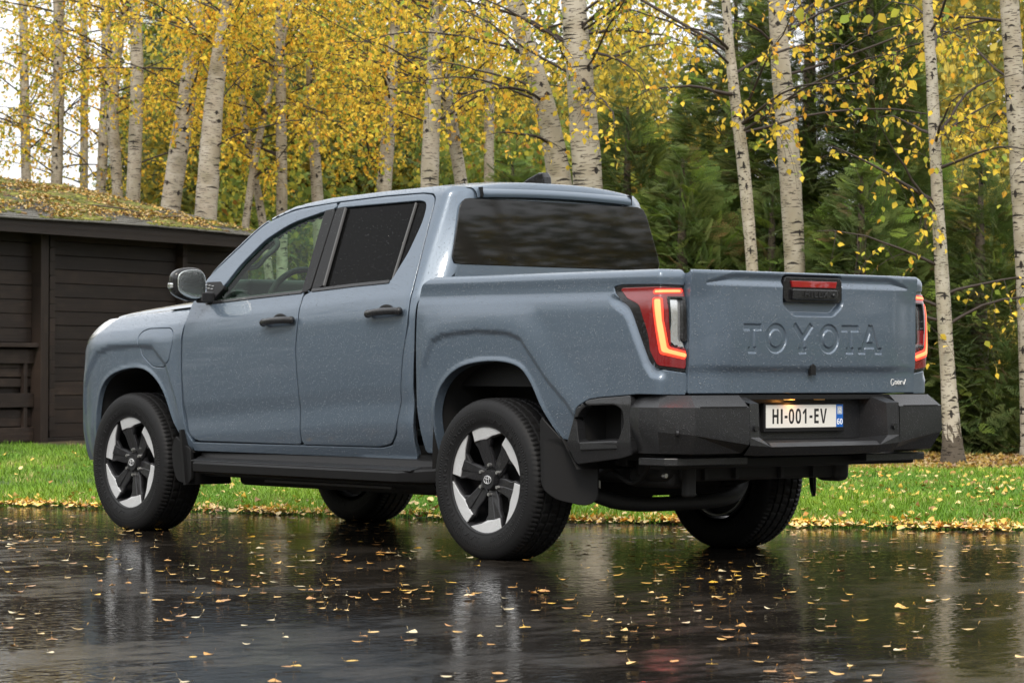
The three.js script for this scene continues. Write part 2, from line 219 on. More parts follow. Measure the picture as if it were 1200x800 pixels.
{ const list = [], e = new THREE.Euler();
  for (let i = 0; i < 230000 && list.length < 24000; i++) {
    const t = lerp(0.55, 3.6, rG()), p = edgeAt(t), w = 11 * rG(), n = 0.9; const x = p.x + 0.42 * w + (rG() - 0.5), z = p.z + 0.88 * w + (rG() - 0.5), d = edgeDist(x, z); if (d < 0.02 || d > 10.6) continue;
    const q = V3(x, lawnY(x, z) - 0.004, z); if (!inView(q, 90)) continue; const [px, py] = pixelOf(q);
    const edgeOfLawn = 8.5 + 0.9 * noise.noise(x * 0.5, 1, z * 0.5) + (px < 330 ? 3 : 0), keep = sstep(edgeOfLawn + 0.5, edgeOfLawn - 0.9, d) * (0.35 + 0.65 * sstep(0.0, 0.5, d + 0.25 * noise.noise(x * 3, 0, z * 3))); if (rG() > keep) continue;
    const patch = noise.noise(x * 0.8, 7, z * 0.8), r = rG(), k = 0.7 + 0.6 * rG();
    list.push([mat4(q, e.set((rG() - 0.5) * 0.3, rG() * 6.3, (rG() - 0.5) * 0.3), 0.8 + 0.4 * rG() + 0.25 * patch).clone(), r < 0.05 ? col(0.42 * k, 0.38 * k, 0.13 * k) : col((0.16 + 0.08 * patch) * k, (0.3 + 0.05 * patch) * k, 0.02 * k)]);
  }
  tag(instanced('grass', bladeG, grassM, list, scene), 'bright green grass of the lawn behind the pickup', 'grass');
}
// leaf shapes shared by litter, roof and trees: a toothed oval with a stalk, lightly folded
function leafShape(curl, fold, stalk = 0.5, seed = 1) {
  const r = rng(seed), pos = [0, 0, 0], idx = [], n = 6, L = [], R = [], mid = [];
  for (let i = 0; i <= n; i++) { const t = i / n, w = 0.42 * Math.pow(Math.sin(Math.PI * Math.pow(t, 0.75)), 0.85), y = curl * (t - 0.4) * (t - 0.4) * 1.6; mid.push([t, y]); L.push([t, y + fold * w + 0.05 * curl * (r() - 0.5), -w * (0.92 + 0.16 * r())]); R.push([t, y + fold * w + 0.05 * curl * (r() - 0.5), w * (0.92 + 0.16 * r())]); }
  pos.length = 0; for (let i = 0; i <= n; i++) { pos.push(mid[i][0], mid[i][1], 0, ...L[i], ...R[i]); }
  for (let i = 0; i < n; i++) { const a = i * 3, b = a + 3; idx.push(a, a + 1, b + 1, a, b + 1, b, a, b + 2, a + 2, a, b, b + 2); }
  if (stalk > 0) { const o = pos.length / 3; pos.push(0, mid[0][1], -0.03, 0, mid[0][1], 0.03, -stalk * 0.3, mid[0][1] + stalk * 0.25, 0.03, -stalk * 0.5, mid[0][1] + stalk * 0.6, 0.01, -stalk * 0.4, mid[0][1] + stalk * 0.57, 0.05); idx.push(o, o + 1, o + 2, o + 2, o + 3, o + 4); }
  const g = new THREE.BufferGeometry(); g.setAttribute('position', new THREE.Float32BufferAttribute(pos, 3)); g.setIndex(idx); g.translate(-0.5, 0, 0); g.computeVertexNormals(); return g;
}
const leafM = new THREE.MeshPhysicalMaterial({ color: 0xffffff, roughness: 0.95, transmission: 0.45, thickness: 0, specularIntensity: 0.3, side: THREE.DoubleSide });
const leafVM = leafM.clone(); leafVM.vertexColors = true;
const litterM = new THREE.MeshPhysicalMaterial({ color: 0xffffff, roughness: 0.4, side: THREE.DoubleSide });
const litterG = [leafShape(0.5, 0.25, 0.0, 1), leafShape(0.15, 0.35, 0.0, 2), leafShape(0.9, 0.1, 0.0, 3)];
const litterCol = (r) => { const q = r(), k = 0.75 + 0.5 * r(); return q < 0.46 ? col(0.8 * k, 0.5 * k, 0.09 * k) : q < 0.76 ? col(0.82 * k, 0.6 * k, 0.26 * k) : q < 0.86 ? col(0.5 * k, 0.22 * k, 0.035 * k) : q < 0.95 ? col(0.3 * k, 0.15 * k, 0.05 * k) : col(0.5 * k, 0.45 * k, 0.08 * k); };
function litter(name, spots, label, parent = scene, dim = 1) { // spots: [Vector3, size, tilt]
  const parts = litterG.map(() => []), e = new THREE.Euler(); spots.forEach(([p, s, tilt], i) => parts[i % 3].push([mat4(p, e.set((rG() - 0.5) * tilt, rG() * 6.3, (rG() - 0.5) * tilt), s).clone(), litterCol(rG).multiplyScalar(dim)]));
  const joined = parts.map((l, i) => instanced(name, litterG[i], litterM, l, parent)); if (parent === scene) joined.forEach((o, i) => tag(o, label[i], 'leaf litter')); return joined;
}
{ const spots = [];   // drifted against the edge of the asphalt, thinning over the lawn
  for (let i = 0; i < 26000; i++) { const t = lerp(0.6, 3.5, rG()), p = edgeAt(t), w = -0.5 + 1.1 * rG(), far = rG() < 0.09, d0 = far ? 8 * rG() : w + 0.14 * noise.noise(t * 40, 0, 3) + 0.12 * noise.noise(t * 11, 5, 3), x = p.x + 0.42 * d0 + (rG() - 0.5) * 0.1, z = p.z + 0.88 * d0 + (rG() - 0.5) * 0.1; const y = (edgeDist(x, z) > 0 ? lawnY(x, z) + 0.012 : 0.008) + (far ? 0.035 : 0.012 * rG()); const q = V3(x, y, z); if (!inView(q, 80)) continue; const mass = Math.exp(-((d0 - 0.08) ** 2) / (d0 < 0.08 ? 0.035 : 0.05)) * (0.55 + 0.9 * noise.noise(x * 2.3, 6, z * 2.3)); if (!far && rG() > mass) continue; spots.push([q, 0.03 + 0.026 * rG(), far ? 1.4 : 0.75]); }
  litter('leaf_litter', spots, ['yellow and ochre birch leaves drifted along the asphalt edge', 'folded ochre birch leaves drifted along the asphalt edge', 'curled brown birch leaves drifted along the asphalt edge']);
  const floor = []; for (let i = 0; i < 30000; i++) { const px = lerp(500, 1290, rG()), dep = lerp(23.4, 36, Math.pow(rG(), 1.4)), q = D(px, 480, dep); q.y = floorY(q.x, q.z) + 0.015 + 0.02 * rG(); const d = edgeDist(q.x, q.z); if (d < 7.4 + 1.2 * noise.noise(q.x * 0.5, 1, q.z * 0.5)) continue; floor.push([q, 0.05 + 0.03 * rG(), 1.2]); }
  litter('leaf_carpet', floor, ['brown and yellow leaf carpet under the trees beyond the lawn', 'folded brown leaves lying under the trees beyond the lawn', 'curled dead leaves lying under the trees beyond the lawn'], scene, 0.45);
}
// ---------------------------------------------------------------- the dark timber shed
const rS = rng(21);
const shed = thing('timber_shed', 'low dark brown timber shed with mossy leaf-strewn roof', 'shed');
{ const a = G(0, 524), b = D(287, 432, 36.2), dx = b.x - a.x, dz = b.z - a.z, L = Math.hypot(dx, dz), fx = V3(dx / L, 0, dz / L);
  shed.position.set(a.x, 0, a.z); shed.rotation.y = Math.atan2(-dz, dx);   // local x runs along the wall, away from the camera; which local z faces the camera?
  const toCam = V3(CAM.x - a.x, 0, CAM.z - a.z), zl = V3(Math.sin(shed.rotation.y), 0, Math.cos(shed.rotation.y)), F = toCam.dot(zl) > 0 ? 1 : -1;
  const woodT = canvasTex(512, 512, (c, w, h) => { c.fillStyle = '#3a2d26'; c.fillRect(0, 0, w, h); for (let i = 0; i < 1500; i++) { const y = rS() * h, k = rS(); c.fillStyle = k < 0.5 ? 'rgba(18,12,10,0.22)' : k < 0.88 ? 'rgba(86,68,56,0.16)' : 'rgba(128,112,98,0.2)'; c.fillRect(rS() * w - 80, y, 60 + rS() * 240, 0.6 + rS() * 1.8); } for (let i = 0; i < 26; i++) { const x = rS() * w, y = rS() * h; const g = c.createRadialGradient(x, y, 2, x, y, 22 + 30 * rS()); g.addColorStop(0, 'rgba(120,104,90,0.22)'); g.addColorStop(1, 'rgba(120,104,90,0)'); c.fillStyle = g; c.fillRect(x - 60, y - 60, 120, 120); } }, true, 0.7, 1.6);
  const woodB = canvasTex(256, 256, (c, w, h) => { c.fillStyle = '#777'; c.fillRect(0, 0, w, h); for (let i = 0; i < 500; i++) { c.fillStyle = rS() < 0.5 ? 'rgba(0,0,0,0.3)' : 'rgba(255,255,255,0.2)'; c.fillRect(rS() * w - 40, rS() * h, 40 + rS() * 160, 1); } }, false, 0.7, 3);
  const tones = [0.4, 0.5, 0.34, 0.6].map((k) => new THREE.MeshStandardMaterial({ map: woodT, color: col(k, k * 0.93, k * 0.86), roughness: 0.62, bumpMap: woodB, bumpScale: 0.004 }));
  const uvBox = (w, h, d, x, y, z, ox = rS() * 9, r = 0.004) => { const g = new RoundedBoxGeometry(w, h, d, 1, r); g.translate(x, y, z); const p = g.attributes.position, u = g.attributes.uv; for (let i = 0; i < p.count; i++) u.setXY(i, (w > h ? p.getX(i) : p.getY(i)) + ox, (w > h ? p.getY(i) : p.getX(i)) + ox * 0.37); return g; };
  const wood = () => tones[Math.floor(rS() * 4)], H = 2.62, pitch = 0.163;
  const wallX = 0.72, jointX = 3.35, endX = L;
  // planked wall in two bays, plank by plank
  for (const [x0, x1, zo] of [[wallX + 0.14, jointX, 0], [jointX + 0.12, endX, -0.01]]) for (let k = 0; k < 16; k++) part('plank', uvBox(x1 - x0, pitch - 0.007, 0.05, (x0 + x1) / 2, 0.09 + pitch * (k + 0.5), F * (zo + 0.006 * (rS() - 0.5))), wood(), shed);
  part('wall_core', box(endX - wallX + 0.2, H - 0.05, 0.06, (endX + wallX) / 2, H / 2, -F * 0.06), tones[2], shed);
  for (const [jx, w] of [[wallX + 0.06, 0.1], [jointX + 0.06, 0.1]]) for (let k = 0; k < 15; k++) part('joint_block', uvBox(w, pitch - 0.009, 0.12, jx, 0.17 + pitch * (k + 0.5), F * 0.06), wood(), shed);
  part('corner_post', uvBox(0.14, H - 0.1, 0.16, wallX - 0.12, (H - 0.1) / 2 + 0.04, F * 0.07), tones[1], shed);
  part('base_board', uvBox(endX + 3.4, 0.12, 0.05, (endX - 3.4) / 2, 0.03, F * 0.01), tones[2], shed);
  // left of the post: planks above, a railed and panelled lower part
  for (let k = 0; k < 9; k++) part('plank', uvBox(3.6, pitch - 0.007, 0.05, wallX - 2.0, 1.19 + pitch * (k + 0.5), F * (0.0 + 0.006 * (rS() - 0.5))), wood(), shed);
  part('wall_core', box(3.8, H - 0.05, 0.06, wallX - 2.05, H / 2, -F * 0.06), tones[2], shed);
  part('door_ledge', uvBox(3.7, 0.05, 0.13, wallX - 2.0, 1.16, F * 0.06), tones[3], shed);
  for (const y of [0.11, 0.5, 0.62 + 0.38]) part('door_rail', uvBox(3.6, 0.16, 0.06, wallX - 2.0, y + 0.03, F * 0.03), wood(), shed);
  for (const x of [-0.17, -1.3, -2.4]) part('door_stile', uvBox(0.06, 0.98, 0.055, wallX - 0.17 + x, 0.6, F * 0.026), wood(), shed);
  for (const y of [0.25, 0.345, 0.7, 0.815, 0.915]) part('door_plank', uvBox(3.6, 0.095, 0.03, wallX - 2.0, y + 0.03, F * 0.0), wood(), shed);
  // roof: boards, shingles, moss and fallen leaves
  const eave = 0.42, rise = Math.tan(12.6 * Math.PI / 180), run = 2.9, x0 = -3.4, x1 = endX + 0.12, roofAt = (x, d) => V3(x, 2.56 + (d + eave) * rise - 0.03 * Math.sin((x + 3) * 0.9) * 0.5, -F * d); // d is measured back from the wall line
  part('fascia_board', uvBox(x1 - x0, 0.17, 0.035, (x0 + x1) / 2, 2.5, F * (eave - 0.02)), tones[2], shed);
  part('soffit', box(x1 - x0, 0.02, eave, (x0 + x1) / 2, 2.5, F * eave / 2), tones[0], shed);
  const slope = Math.atan(rise), deckL = (run + eave) / Math.cos(slope);
  part('roof_deck', bake(box(x1 - x0, 0.04, deckL), (x0 + x1) / 2, 2.55 + (run + eave) / 2 * rise, -F * (run - eave) / 2, F * slope), tones[2], shed);
  part('roof_deck', bake(box(x1 - x0, 0.04, deckL), (x0 + x1) / 2, 2.55 + (run + eave) / 2 * rise, -F * (run + (run + eave) / 2), -F * slope), tones[2], shed);
  part('gable_wall', extrudedGable(), tones[2], shed);
  function extrudedGable() { const g = extruded([[0, 0.1], [-F * run * 2, 0.1], [-F * run * 2, 2.45], [-F * run, 2.5 + (run + eave) * rise], [0, 2.45]].map(([z, y]) => [-z, y]), 0.05, 0); g.rotateY(Math.PI / 2); g.translate(endX - 0.06, 0, 0); return g; }
  const sh = [], sg = new RoundedBoxGeometry(0.19, 0.018, 0.2, 1, 0.004); for (let row = 0; row * 0.13 < run + eave - 0.02; row++) for (let k = 0; k * 0.2 < x1 - x0; k++) { const d = -eave + 0.06 + row * 0.13, p = roofAt(x0 + 0.1 + k * 0.2 + (row % 2) * 0.1, d); sh.push(bake(sg.clone(), p.x, p.y + 0.022 + 0.004 * rS(), p.z, F * (slope - 0.07) + 0.02 * (rS() - 0.5), 0.04 * (rS() - 0.5), 0)); }
  const shingles = part('shingle_cover', mergeGeometries(sh), new THREE.MeshStandardMaterial({ color: col(0.11, 0.105, 0.09), roughness: 0.7 }), shed); shingles.userData.kind = 'stuff';
  const clump = (() => { const g = new THREE.IcosahedronGeometry(1, 1), p = g.attributes.position; for (let i = 0; i < p.count; i++) { const k = 1 + 0.35 * noise.noise(p.getX(i) * 2, p.getY(i) * 2, p.getZ(i) * 2); p.setXYZ(i, p.getX(i) * k, p.getY(i) * k, p.getZ(i) * k); } g.computeVertexNormals(); return g; })();
  const moss = [], e = new THREE.Euler(); for (let i = 0; i < 26000; i++) { const x = lerp(x0, x1, rS()), d = lerp(-eave + 0.04, run, rS()), n = noise.noise(x * 1.1, 2, d * 1.7) + 0.5 * noise.noise(x * 4, 8, d * 5); if (n + 0.2 * sstep(0, 1.5, d) < 0.16 + 0.5 * (rS() - 0.5)) continue; const p = roofAt(x, d), s = 0.018 + 0.03 * rS(), k = 0.65 + 0.7 * rS(); p.y += 0.036; moss.push([mat4(p, e.set(0, rS() * 6, 0), [s, s * 0.5, s]).clone(), rS() < 0.6 ? col(0.11 * k, 0.115 * k, 0.022 * k) : rS() < 0.6 ? col(0.2 * k, 0.2 * k, 0.035 * k) : col(0.14 * k, 0.09 * k, 0.04 * k)]); }
  instanced('moss', clump, new THREE.MeshStandardMaterial({ roughness: 1 }), moss, shed);
  const lv = []; for (let i = 0; i < 13000; i++) { const x = lerp(x0, x1, rS()), d = lerp(-eave + 0.04, run, rS()); if (noise.noise(x * 1.5, 5, d * 1.6) < 0.5 * (rS() - 0.55)) continue; const p = roofAt(x, d); p.y += 0.052; p.y += 0.004; lv.push([p, 0.03 + 0.024 * rS(), 0.9]); }
  litter('roof_leaves', lv, null, shed, 0.6);
  part('fallen_twig', tube([0, 0.3, 0.6, 0.9].map((t) => { const p = roofAt(2.6 + t * 1.3, 0.7 - t * 0.55); p.y += 0.07 + 0.03 * Math.sin(t * 9); return p; }), 0.012, 5), new THREE.MeshStandardMaterial({ color: col(0.1, 0.075, 0.05), roughness: 0.9 }), shed);
}
// ---------------------------------------------------------------- the pickup
const truck = thing('pickup_truck', 'wet grey-blue double cab pickup truck parked on wet asphalt beside the lawn', 'pickup truck');
// -- its materials
const rD = rng(77);
const beadTex = canvasTex(1024, 1024, (c, w, h) => { // rain beads standing on the paint: a height map, half a metre across
  c.fillStyle = '#000'; c.fillRect(0, 0, w, h);
  for (let i = 0; i < 2600; i++) {
    const x = rD() * w, y = rD() * h, r = 2 + 4.2 * Math.pow(rD(), 2.2);
    for (const ox of [-w, 0, w]) for (const oy of [-h, 0, h]) { if (x + ox < -9 || x + ox > w + 9 || y + oy < -9 || y + oy > h + 9) continue; const gr = c.createRadialGradient(x + ox, y + oy, 0, x + ox, y + oy, r); gr.addColorStop(0, 'rgba(255,255,255,1)'); gr.addColorStop(0.55, 'rgba(200,200,200,1)'); gr.addColorStop(0.9, 'rgba(90,90,90,1)'); gr.addColorStop(1, 'rgba(0,0,0,0)'); c.fillStyle = gr; c.beginPath(); c.arc(x + ox, y + oy, r, 0, 7); c.fill(); }
  }
}, false, 2);
const flake = dataTex(256, (x, y) => { const r = rD(); return [0.86 + 0.14 * r, 0.86 + 0.14 * r, 0.86 + 0.14 * r]; }, false, 9);
const M = {};
M.paint = new THREE.MeshPhysicalMaterial({ color: col(0.113, 0.153, 0.202), map: flake, metalness: 0.3, roughness: 0.34, clearcoat: 0.8, clearcoatRoughness: 0.05 });
M.plastic = new THREE.MeshPhysicalMaterial({ color: col(0.019, 0.0195, 0.021), roughness: 0.33, bumpMap: beadTex, bumpScale: 0.001 });
M.plasticDark = new THREE.MeshPhysicalMaterial({ color: col(0.011, 0.011, 0.0115), roughness: 0.5, specularIntensity: 0.5 });
M.gloss = new THREE.MeshPhysicalMaterial({ color: col(0.012, 0.012, 0.013), roughness: 0.16, bumpMap: beadTex, bumpScale: 0.0012 });
M.frameMetal = new THREE.MeshStandardMaterial({ color: col(0.022, 0.022, 0.023), roughness: 0.6, metalness: 0.2 });
M.under = new THREE.MeshStandardMaterial({ color: col(0.012, 0.012, 0.012), roughness: 0.85 });
M.steel = new THREE.MeshStandardMaterial({ color: col(0.55, 0.55, 0.54), roughness: 0.35, metalness: 0.9 });
M.machined = new THREE.MeshPhysicalMaterial({ color: col(0.7, 0.71, 0.72), roughness: 0.42, metalness: 0.4, bumpMap: beadTex, bumpScale: 0.0014 });
M.rimBlack = new THREE.MeshPhysicalMaterial({ color: col(0.018, 0.018, 0.02), roughness: 0.28, bumpMap: beadTex, bumpScale: 0.0008 });
M.glassClear = new THREE.MeshPhysicalMaterial({ color: col(0.74, 0.95, 0.8), transmission: 1, thickness: 0, roughness: 0.02, ior: 1.5, specularIntensity: 0.35 });
M.glassDark = new THREE.MeshPhysicalMaterial({ color: col(0.004, 0.004, 0.004), roughness: 0.06, ior: 1.5, specularIntensity: 0.08, bumpMap: beadTex, bumpScale: 0.0006 });
M.glassRear = new THREE.MeshPhysicalMaterial({ color: col(0.004, 0.004, 0.004), roughness: 0.04, ior: 1.52 });
M.lensRed = new THREE.MeshPhysicalMaterial({ color: col(0.2, 0.003, 0.006), roughness: 0.18, clearcoat: 1, clearcoatRoughness: 0.05, bumpMap: beadTex, bumpScale: 0.0006 });
M.glowRed = new THREE.MeshStandardMaterial({ color: col(0.6, 0.04, 0.02), emissive: col(1.0, 0.05, 0.02), emissiveIntensity: 0.95, roughness: 0.3 });
M.glowCore = new THREE.MeshStandardMaterial({ color: col(0.8, 0.3, 0.12), emissive: col(1.0, 0.3, 0.09), emissiveIntensity: 0.95, roughness: 0.3 });
M.brakeRed = new THREE.MeshPhysicalMaterial({ color: col(0.3, 0.01, 0.012), roughness: 0.25, clearcoat: 1 });
M.reflector = new THREE.MeshStandardMaterial({ color: col(0.78, 0.79, 0.8), roughness: 0.2, metalness: 0.85 });
M.lampClear = new THREE.MeshPhysicalMaterial({ color: col(0.9, 0.9, 0.9), roughness: 0.06, transmission: 0.8, thickness: 0 });
M.cloth = new THREE.MeshStandardMaterial({ color: col(0.035, 0.036, 0.038), roughness: 0.9 });
M.trimGrey = new THREE.MeshStandardMaterial({ color: col(0.11, 0.11, 0.11), roughness: 0.7 });
M.white = new THREE.MeshStandardMaterial({ color: col(0.72, 0.72, 0.7), roughness: 0.35 });
const both = (name, g, m, parent = truck) => [part(name, g, m, parent), part(name, mirrored(g), m, parent)];

// -- the plan of one flank: s is x along the straight side and arc length round the corners; v is the half width
const spline = (pts, n = 24) => { const o = []; for (let i = 0; i + 1 < pts.length; i++) { const a = pts[Math.max(0, i - 1)], b = pts[i], c = pts[i + 1], d = pts[Math.min(pts.length - 1, i + 2)]; for (let k = 0; k < n; k++) { const t = k / n; o.push([0, 1].map((q) => 0.5 * (2 * b[q] + (c[q] - a[q]) * t + (2 * a[q] - 5 * b[q] + 4 * c[q] - d[q]) * t * t + (-a[q] + 3 * b[q] - 3 * c[q] + d[q]) * t ** 3))); } } o.push(pts[pts.length - 1]); return o; };
const lengths = (c) => { const a = [0]; for (let i = 1; i < c.length; i++) a.push(a[i - 1] + Math.hypot(c[i][0] - c[i - 1][0], c[i][1] - c[i - 1][1])); return a; };
const noseC = spline([[3.1, 0.9], [3.3, 0.9], [3.5, 0.888], [3.62, 0.845], [3.72, 0.785], [3.82, 0.69], [3.9, 0.54], [3.95, 0.3], [3.965, 0]]), noseA = lengths(noseC);
const tailC = spline([[-0.85, 0.9], [-1.0, 0.902], [-1.12, 0.902], [-1.175, 0.896], [-1.2, 0.878], [-1.212, 0.848], [-1.225, 0.79], [-1.235, 0.74], [-1.245, 0.66]]), tailA = lengths(tailC);
const walk = (c, a, t) => { t = clamp(t, 0.0001, a[a.length - 1] - 0.0001); let i = 1; while (a[i] < t) i++; const k = (t - a[i - 1]) / (a[i] - a[i - 1]); return [lerp(c[i - 1][0], c[i][0], k), lerp(c[i - 1][1], c[i][1], k)]; };
const NOSE = 3.1 + noseA[noseA.length - 1];
function plan(s) {
  if (s > 3.1 || s < -0.85) {
    const [c, a, t] = s > 3.1 ? [noseC, noseA, s - 3.1] : [tailC, tailA, -0.85 - s], e = 0.012, p = walk(c, a, t), q = walk(c, a, t - e), r = walk(c, a, t + e); let nu = -(r[1] - q[1]), nv = r[0] - q[0]; const l = Math.hypot(nu, nv) * (s > 3.1 ? 1 : -1); return [p[0], p[1], nu / l, nv / l];
  }
  return [s, 0.9, 0, 1];
}
const beltY = curve([-1.3, 0.3, 0.8, 1.6, 2.4, 3.2, 3.45, 3.7, 4.0], [1.352, 1.347, 1.34, 1.297, 1.25, 1.206, 1.192, 1.17, 1.12]);
const archR = [[0.43, -0.3], [0.41, 0.35], [0.407, 0.54], [0.388, 0.705], [0.323, 0.829], [0.181, 0.912], [-0.041, 0.94], [-0.227, 0.92], [-0.319, 0.853], [-0.41, 0.715], [-0.53, 0.56], [-0.62, 0.44], [-0.9, -0.3]];
const archF = [[3.49, -0.3], [3.46, 0.35], [3.448, 0.472], [3.405, 0.714], [3.317, 0.835], [3.141, 0.893], [2.925, 0.894], [2.754, 0.791], [2.627, 0.583], [2.502, 0.44], [2.2, -0.3]];
const smoothArch = (a) => [a[0], a[1], ...spline(a.slice(1, -1), 6).slice(1), a[a.length - 1]];
const archRS = smoothArch(archR), archFS = smoothArch(archF);
const dR = sdf([archRS]), dF = sdf([archFS]);
const flR = sdf([[[0.56, -0.3], [0.53, 0.6], [0.505, 0.745], [0.469, 0.911], [0.396, 1.044], [0.306, 1.076], [0.05, 1.094], [-0.182, 1.08], [-0.275, 1.052], [-0.443, 0.873], [-0.589, 0.757], [-0.72, 0.6], [-0.9, -0.3]]]), flF = sdf([[[3.75, -0.3], [3.66, 0.6], [3.6, 0.8], [3.476, 0.931], [3.412, 0.994], [3.276, 1.027], [2.968, 1.035], [2.835, 1.025], [2.703, 0.931], [2.62, 0.769], [2.56, 0.6], [2.4, -0.3]]]);
const flare = (s, y) => { const d = Math.max(flR(s, y), flF(s, y)), a = -Math.max(dR(s, y), dF(s, y)); if (d < -0.2) return 0; return (0.011 * (1 - sstep(0, 0.17, -d)) - 0.016 * sstep(-0.003, 0.026, d) + 0.006 * (1 - sstep(0.0, 0.03, a))) * (s > 2 ? sstep(2.565, 2.66, s) : sstep(0.535, 0.45, s)); };
const flank = curve([0, 0.04, 0.1, 0.2, 0.35, 0.52, 0.62, 0.7, 0.78, 0.87], [-0.06, -0.043, -0.02, -0.004, 0, -0.006, -0.02, -0.018, -0.035, -0.075]);
const fenderTop = curve([0, 0.02, 0.05, 0.085, 0.11, 0.2, 0.35, 0.6, 0.75, 0.87], [-0.19, -0.12, -0.078, -0.045, -0.026, -0.003, 0, -0.004, -0.025, -0.07]);
const bedTop = curve([0, 0.006, 0.018, 0.04, 0.075, 0.1, 0.14, 0.2, 0.32, 0.5, 0.62, 0.75, 0.87], [-0.07, -0.042, -0.026, -0.019, -0.021, -0.02, -0.01, -0.003, 0, -0.004, -0.008, -0.03, -0.07]);
const roofY = curve([0.42, 0.52, 0.694, 1.115, 1.593, 1.888, 2.128, 2.33, 2.487, 2.53, 2.6], [1.805, 1.81, 1.818, 1.812, 1.799, 1.771, 1.702, 1.565, 1.429, 1.35, 1.25]);
const cabO = (s, y) => { const t = beltY(s) - y; if (t >= 0) return flank(t); const lid = clamp(1 - (roofY(s) - y) / 0.05); return -0.06 + t * 0.42 - 0.035 * lid * lid; };
const onSide = (O, lift = 0) => (s, y) => { const [u, v, nu, nv] = plan(s), o = O(s, y) + lift; return V3(u + nu * o, y, -(v + nv * o)); };
const lean = (y) => { const t = Math.max(0, y - 1.3); return 0.06 * t + 0.08 * t * t; }; const CR = 0.16, CS = 0.63;   // the rounded rear corner of the cab
const cornerT = (() => { const N = 200, th = (t) => Math.PI / 4 * (sstep(0, 0.36, t) + sstep(0.64, 1, t)), o = [[0, 0]]; for (let i = 0; i < N; i++) { const q = th((i + 0.5) / N), p = o[i]; o.push([p[0] + Math.cos(q) / N, p[1] + Math.sin(q) / N]); } const K = o[N][0]; return { o: o.map(([a, b]) => [a / K, b / o[N][1]]), K }; })();
const CL = CR / cornerT.K, cornerAt = (t) => { const k = clamp(t) * 200, i = Math.min(199, Math.floor(k)), a = cornerT.o[i], b = cornerT.o[i + 1]; return [lerp(a[0], b[0], k - i), lerp(a[1], b[1], k - i)]; };
const cabP = (lift = 0) => (s, y) => {
  const v = 0.9 + cabO(Math.max(s, CS), y) + lift; if (s >= CS) return V3(s, y, -v);
  const t = Math.min((CS - s) / CL, 1), [du, dv] = cornerAt(t), rest = Math.max(0, CS - CL - s);
  return V3(CS - CR * du + lean(y) * sstep(0.1, 1, t), y, -(v - CR * dv - rest));
};
const bedO = (s, y) => bedTop(1.353 - y) + flare(s, y), bedP = (l = 0) => onSide(bedO, l);
const fendO = (s, y) => fenderTop(beltY(s) + 0.01 - y) + flare(s, y), fendP = (l = 0) => onSide(fendO, l);
const outSide = (p) => V3((p.x > 3.2 ? p.x - 3.2 : p.x < -0.9 ? (p.x + 0.9) * 2 : 0), 0, p.z < 0 ? -0.5 : 0.5);
const outCab = (p) => V3(p.x < 0.62 ? (p.x - 0.62) * 6 : 0, 0, p.z < 0 ? -0.5 : 0.5);

// -- cab: the door ring (pillars, roof rail, sill)
const seamTop = [[2.5, 1.398], [2.428, 1.455], [2.313, 1.541], [2.119, 1.686], [1.876, 1.75], [1.485, 1.772], [1.1, 1.785], [0.778, 1.786], [0.684, 1.777], [0.651, 1.751], [0.64, 1.664], [0.614, 1.475], [0.59, 1.288], [0.585, 1.12], [0.621, 0.953], [0.653, 0.743], [0.7, 0.58], [0.76, 0.523], [0.85, 0.507]];
const roofL = [[2.53, 1.35], [2.487, 1.429], [2.33, 1.565], [2.128, 1.702], [1.888, 1.771], [1.593, 1.799], [1.115, 1.812], [0.694, 1.818], [0.52, 1.81], [0.384, 1.803]];
both('cab_frame', panel([rounded([...roofL, [0.38, 1.6], [0.38, 1.40], [0.44, 1.33], [0.515, 1.30], [0.553, 1.22], [0.553, 1.0], [0.573, 0.62], [0.6, 0.455], [2.49, 0.455], [2.49, 0.5], ...seamTop.slice().reverse()].reverse(), 0.012)], 0.016, cabP(), { bev: 0.003, drop: 0.002, out: outCab }), M.paint);
// -- doors with their windows
const beltGap = 0.004;
const frontDoor = [[2.552, 1.258], [2.558, 1.07], [2.553, 0.908], [2.54, 0.677], [2.512, 0.55, 0.05], [2.44, 0.51, 0.05], [1.509, 0.51, 0.02], [1.501, 0.6], [1.5, 0.778], [1.52, 0.998], [1.51, 1.129], [1.52, 1.28, 0.01], [1.462, 1.3, 0.01], [1.492, 1.767, 0.01], [1.876, 1.743, 0.1], [2.113, 1.678, 0.08], [2.308, 1.53], [2.42, 1.447], [2.49, 1.39, 0.02]];
const frontHole = [[2.395, 1.262, 0.02], [2.3, 1.345], [2.212, 1.455], [2.06, 1.585, 0.05], [1.865, 1.672, 0.1], [1.56, 1.728, 0.02], [1.485, 1.732, 0.01], [1.467, 1.305, 0.01]];
const rearDoor = [[1.5, 1.12], [1.51, 0.998], [1.49, 0.778], [1.491, 0.6], [1.499, 0.51, 0.02], [0.86, 0.513, 0.05], [0.767, 0.53], [0.708, 0.586, 0.05], [0.66, 0.745], [0.629, 0.953], [0.593, 1.12, 0.1], [0.598, 1.288], [0.622, 1.475], [0.648, 1.664], [0.659, 1.748, 0.02], [0.69, 1.77, 0.02], [0.778, 1.78], [1.1, 1.778], [1.482, 1.766, 0.01], [1.452, 1.3, 0.01], [1.51, 1.28, 0.01]];
const rearHole = [[1.458, 1.738, 0.01], [0.77, 1.745, 0.03], [0.712, 1.73, 0.03], [0.697, 1.641, 0.05], [0.731, 1.479], [0.795, 1.338, 0.02], [1.44, 1.31, 0.01]];
const cabSide = cabP(), doorOpts = { bev: 0.0045, drop: 0.003, depth: 0.04, out: outCab };
const fd = panel([rounded(frontDoor, 0.02), rounded(frontHole, 0.03)], 0.014, cabSide, doorOpts), rd = panel([rounded(rearDoor, 0.02), rounded(rearHole, 0.03)], 0.014, cabSide, doorOpts);
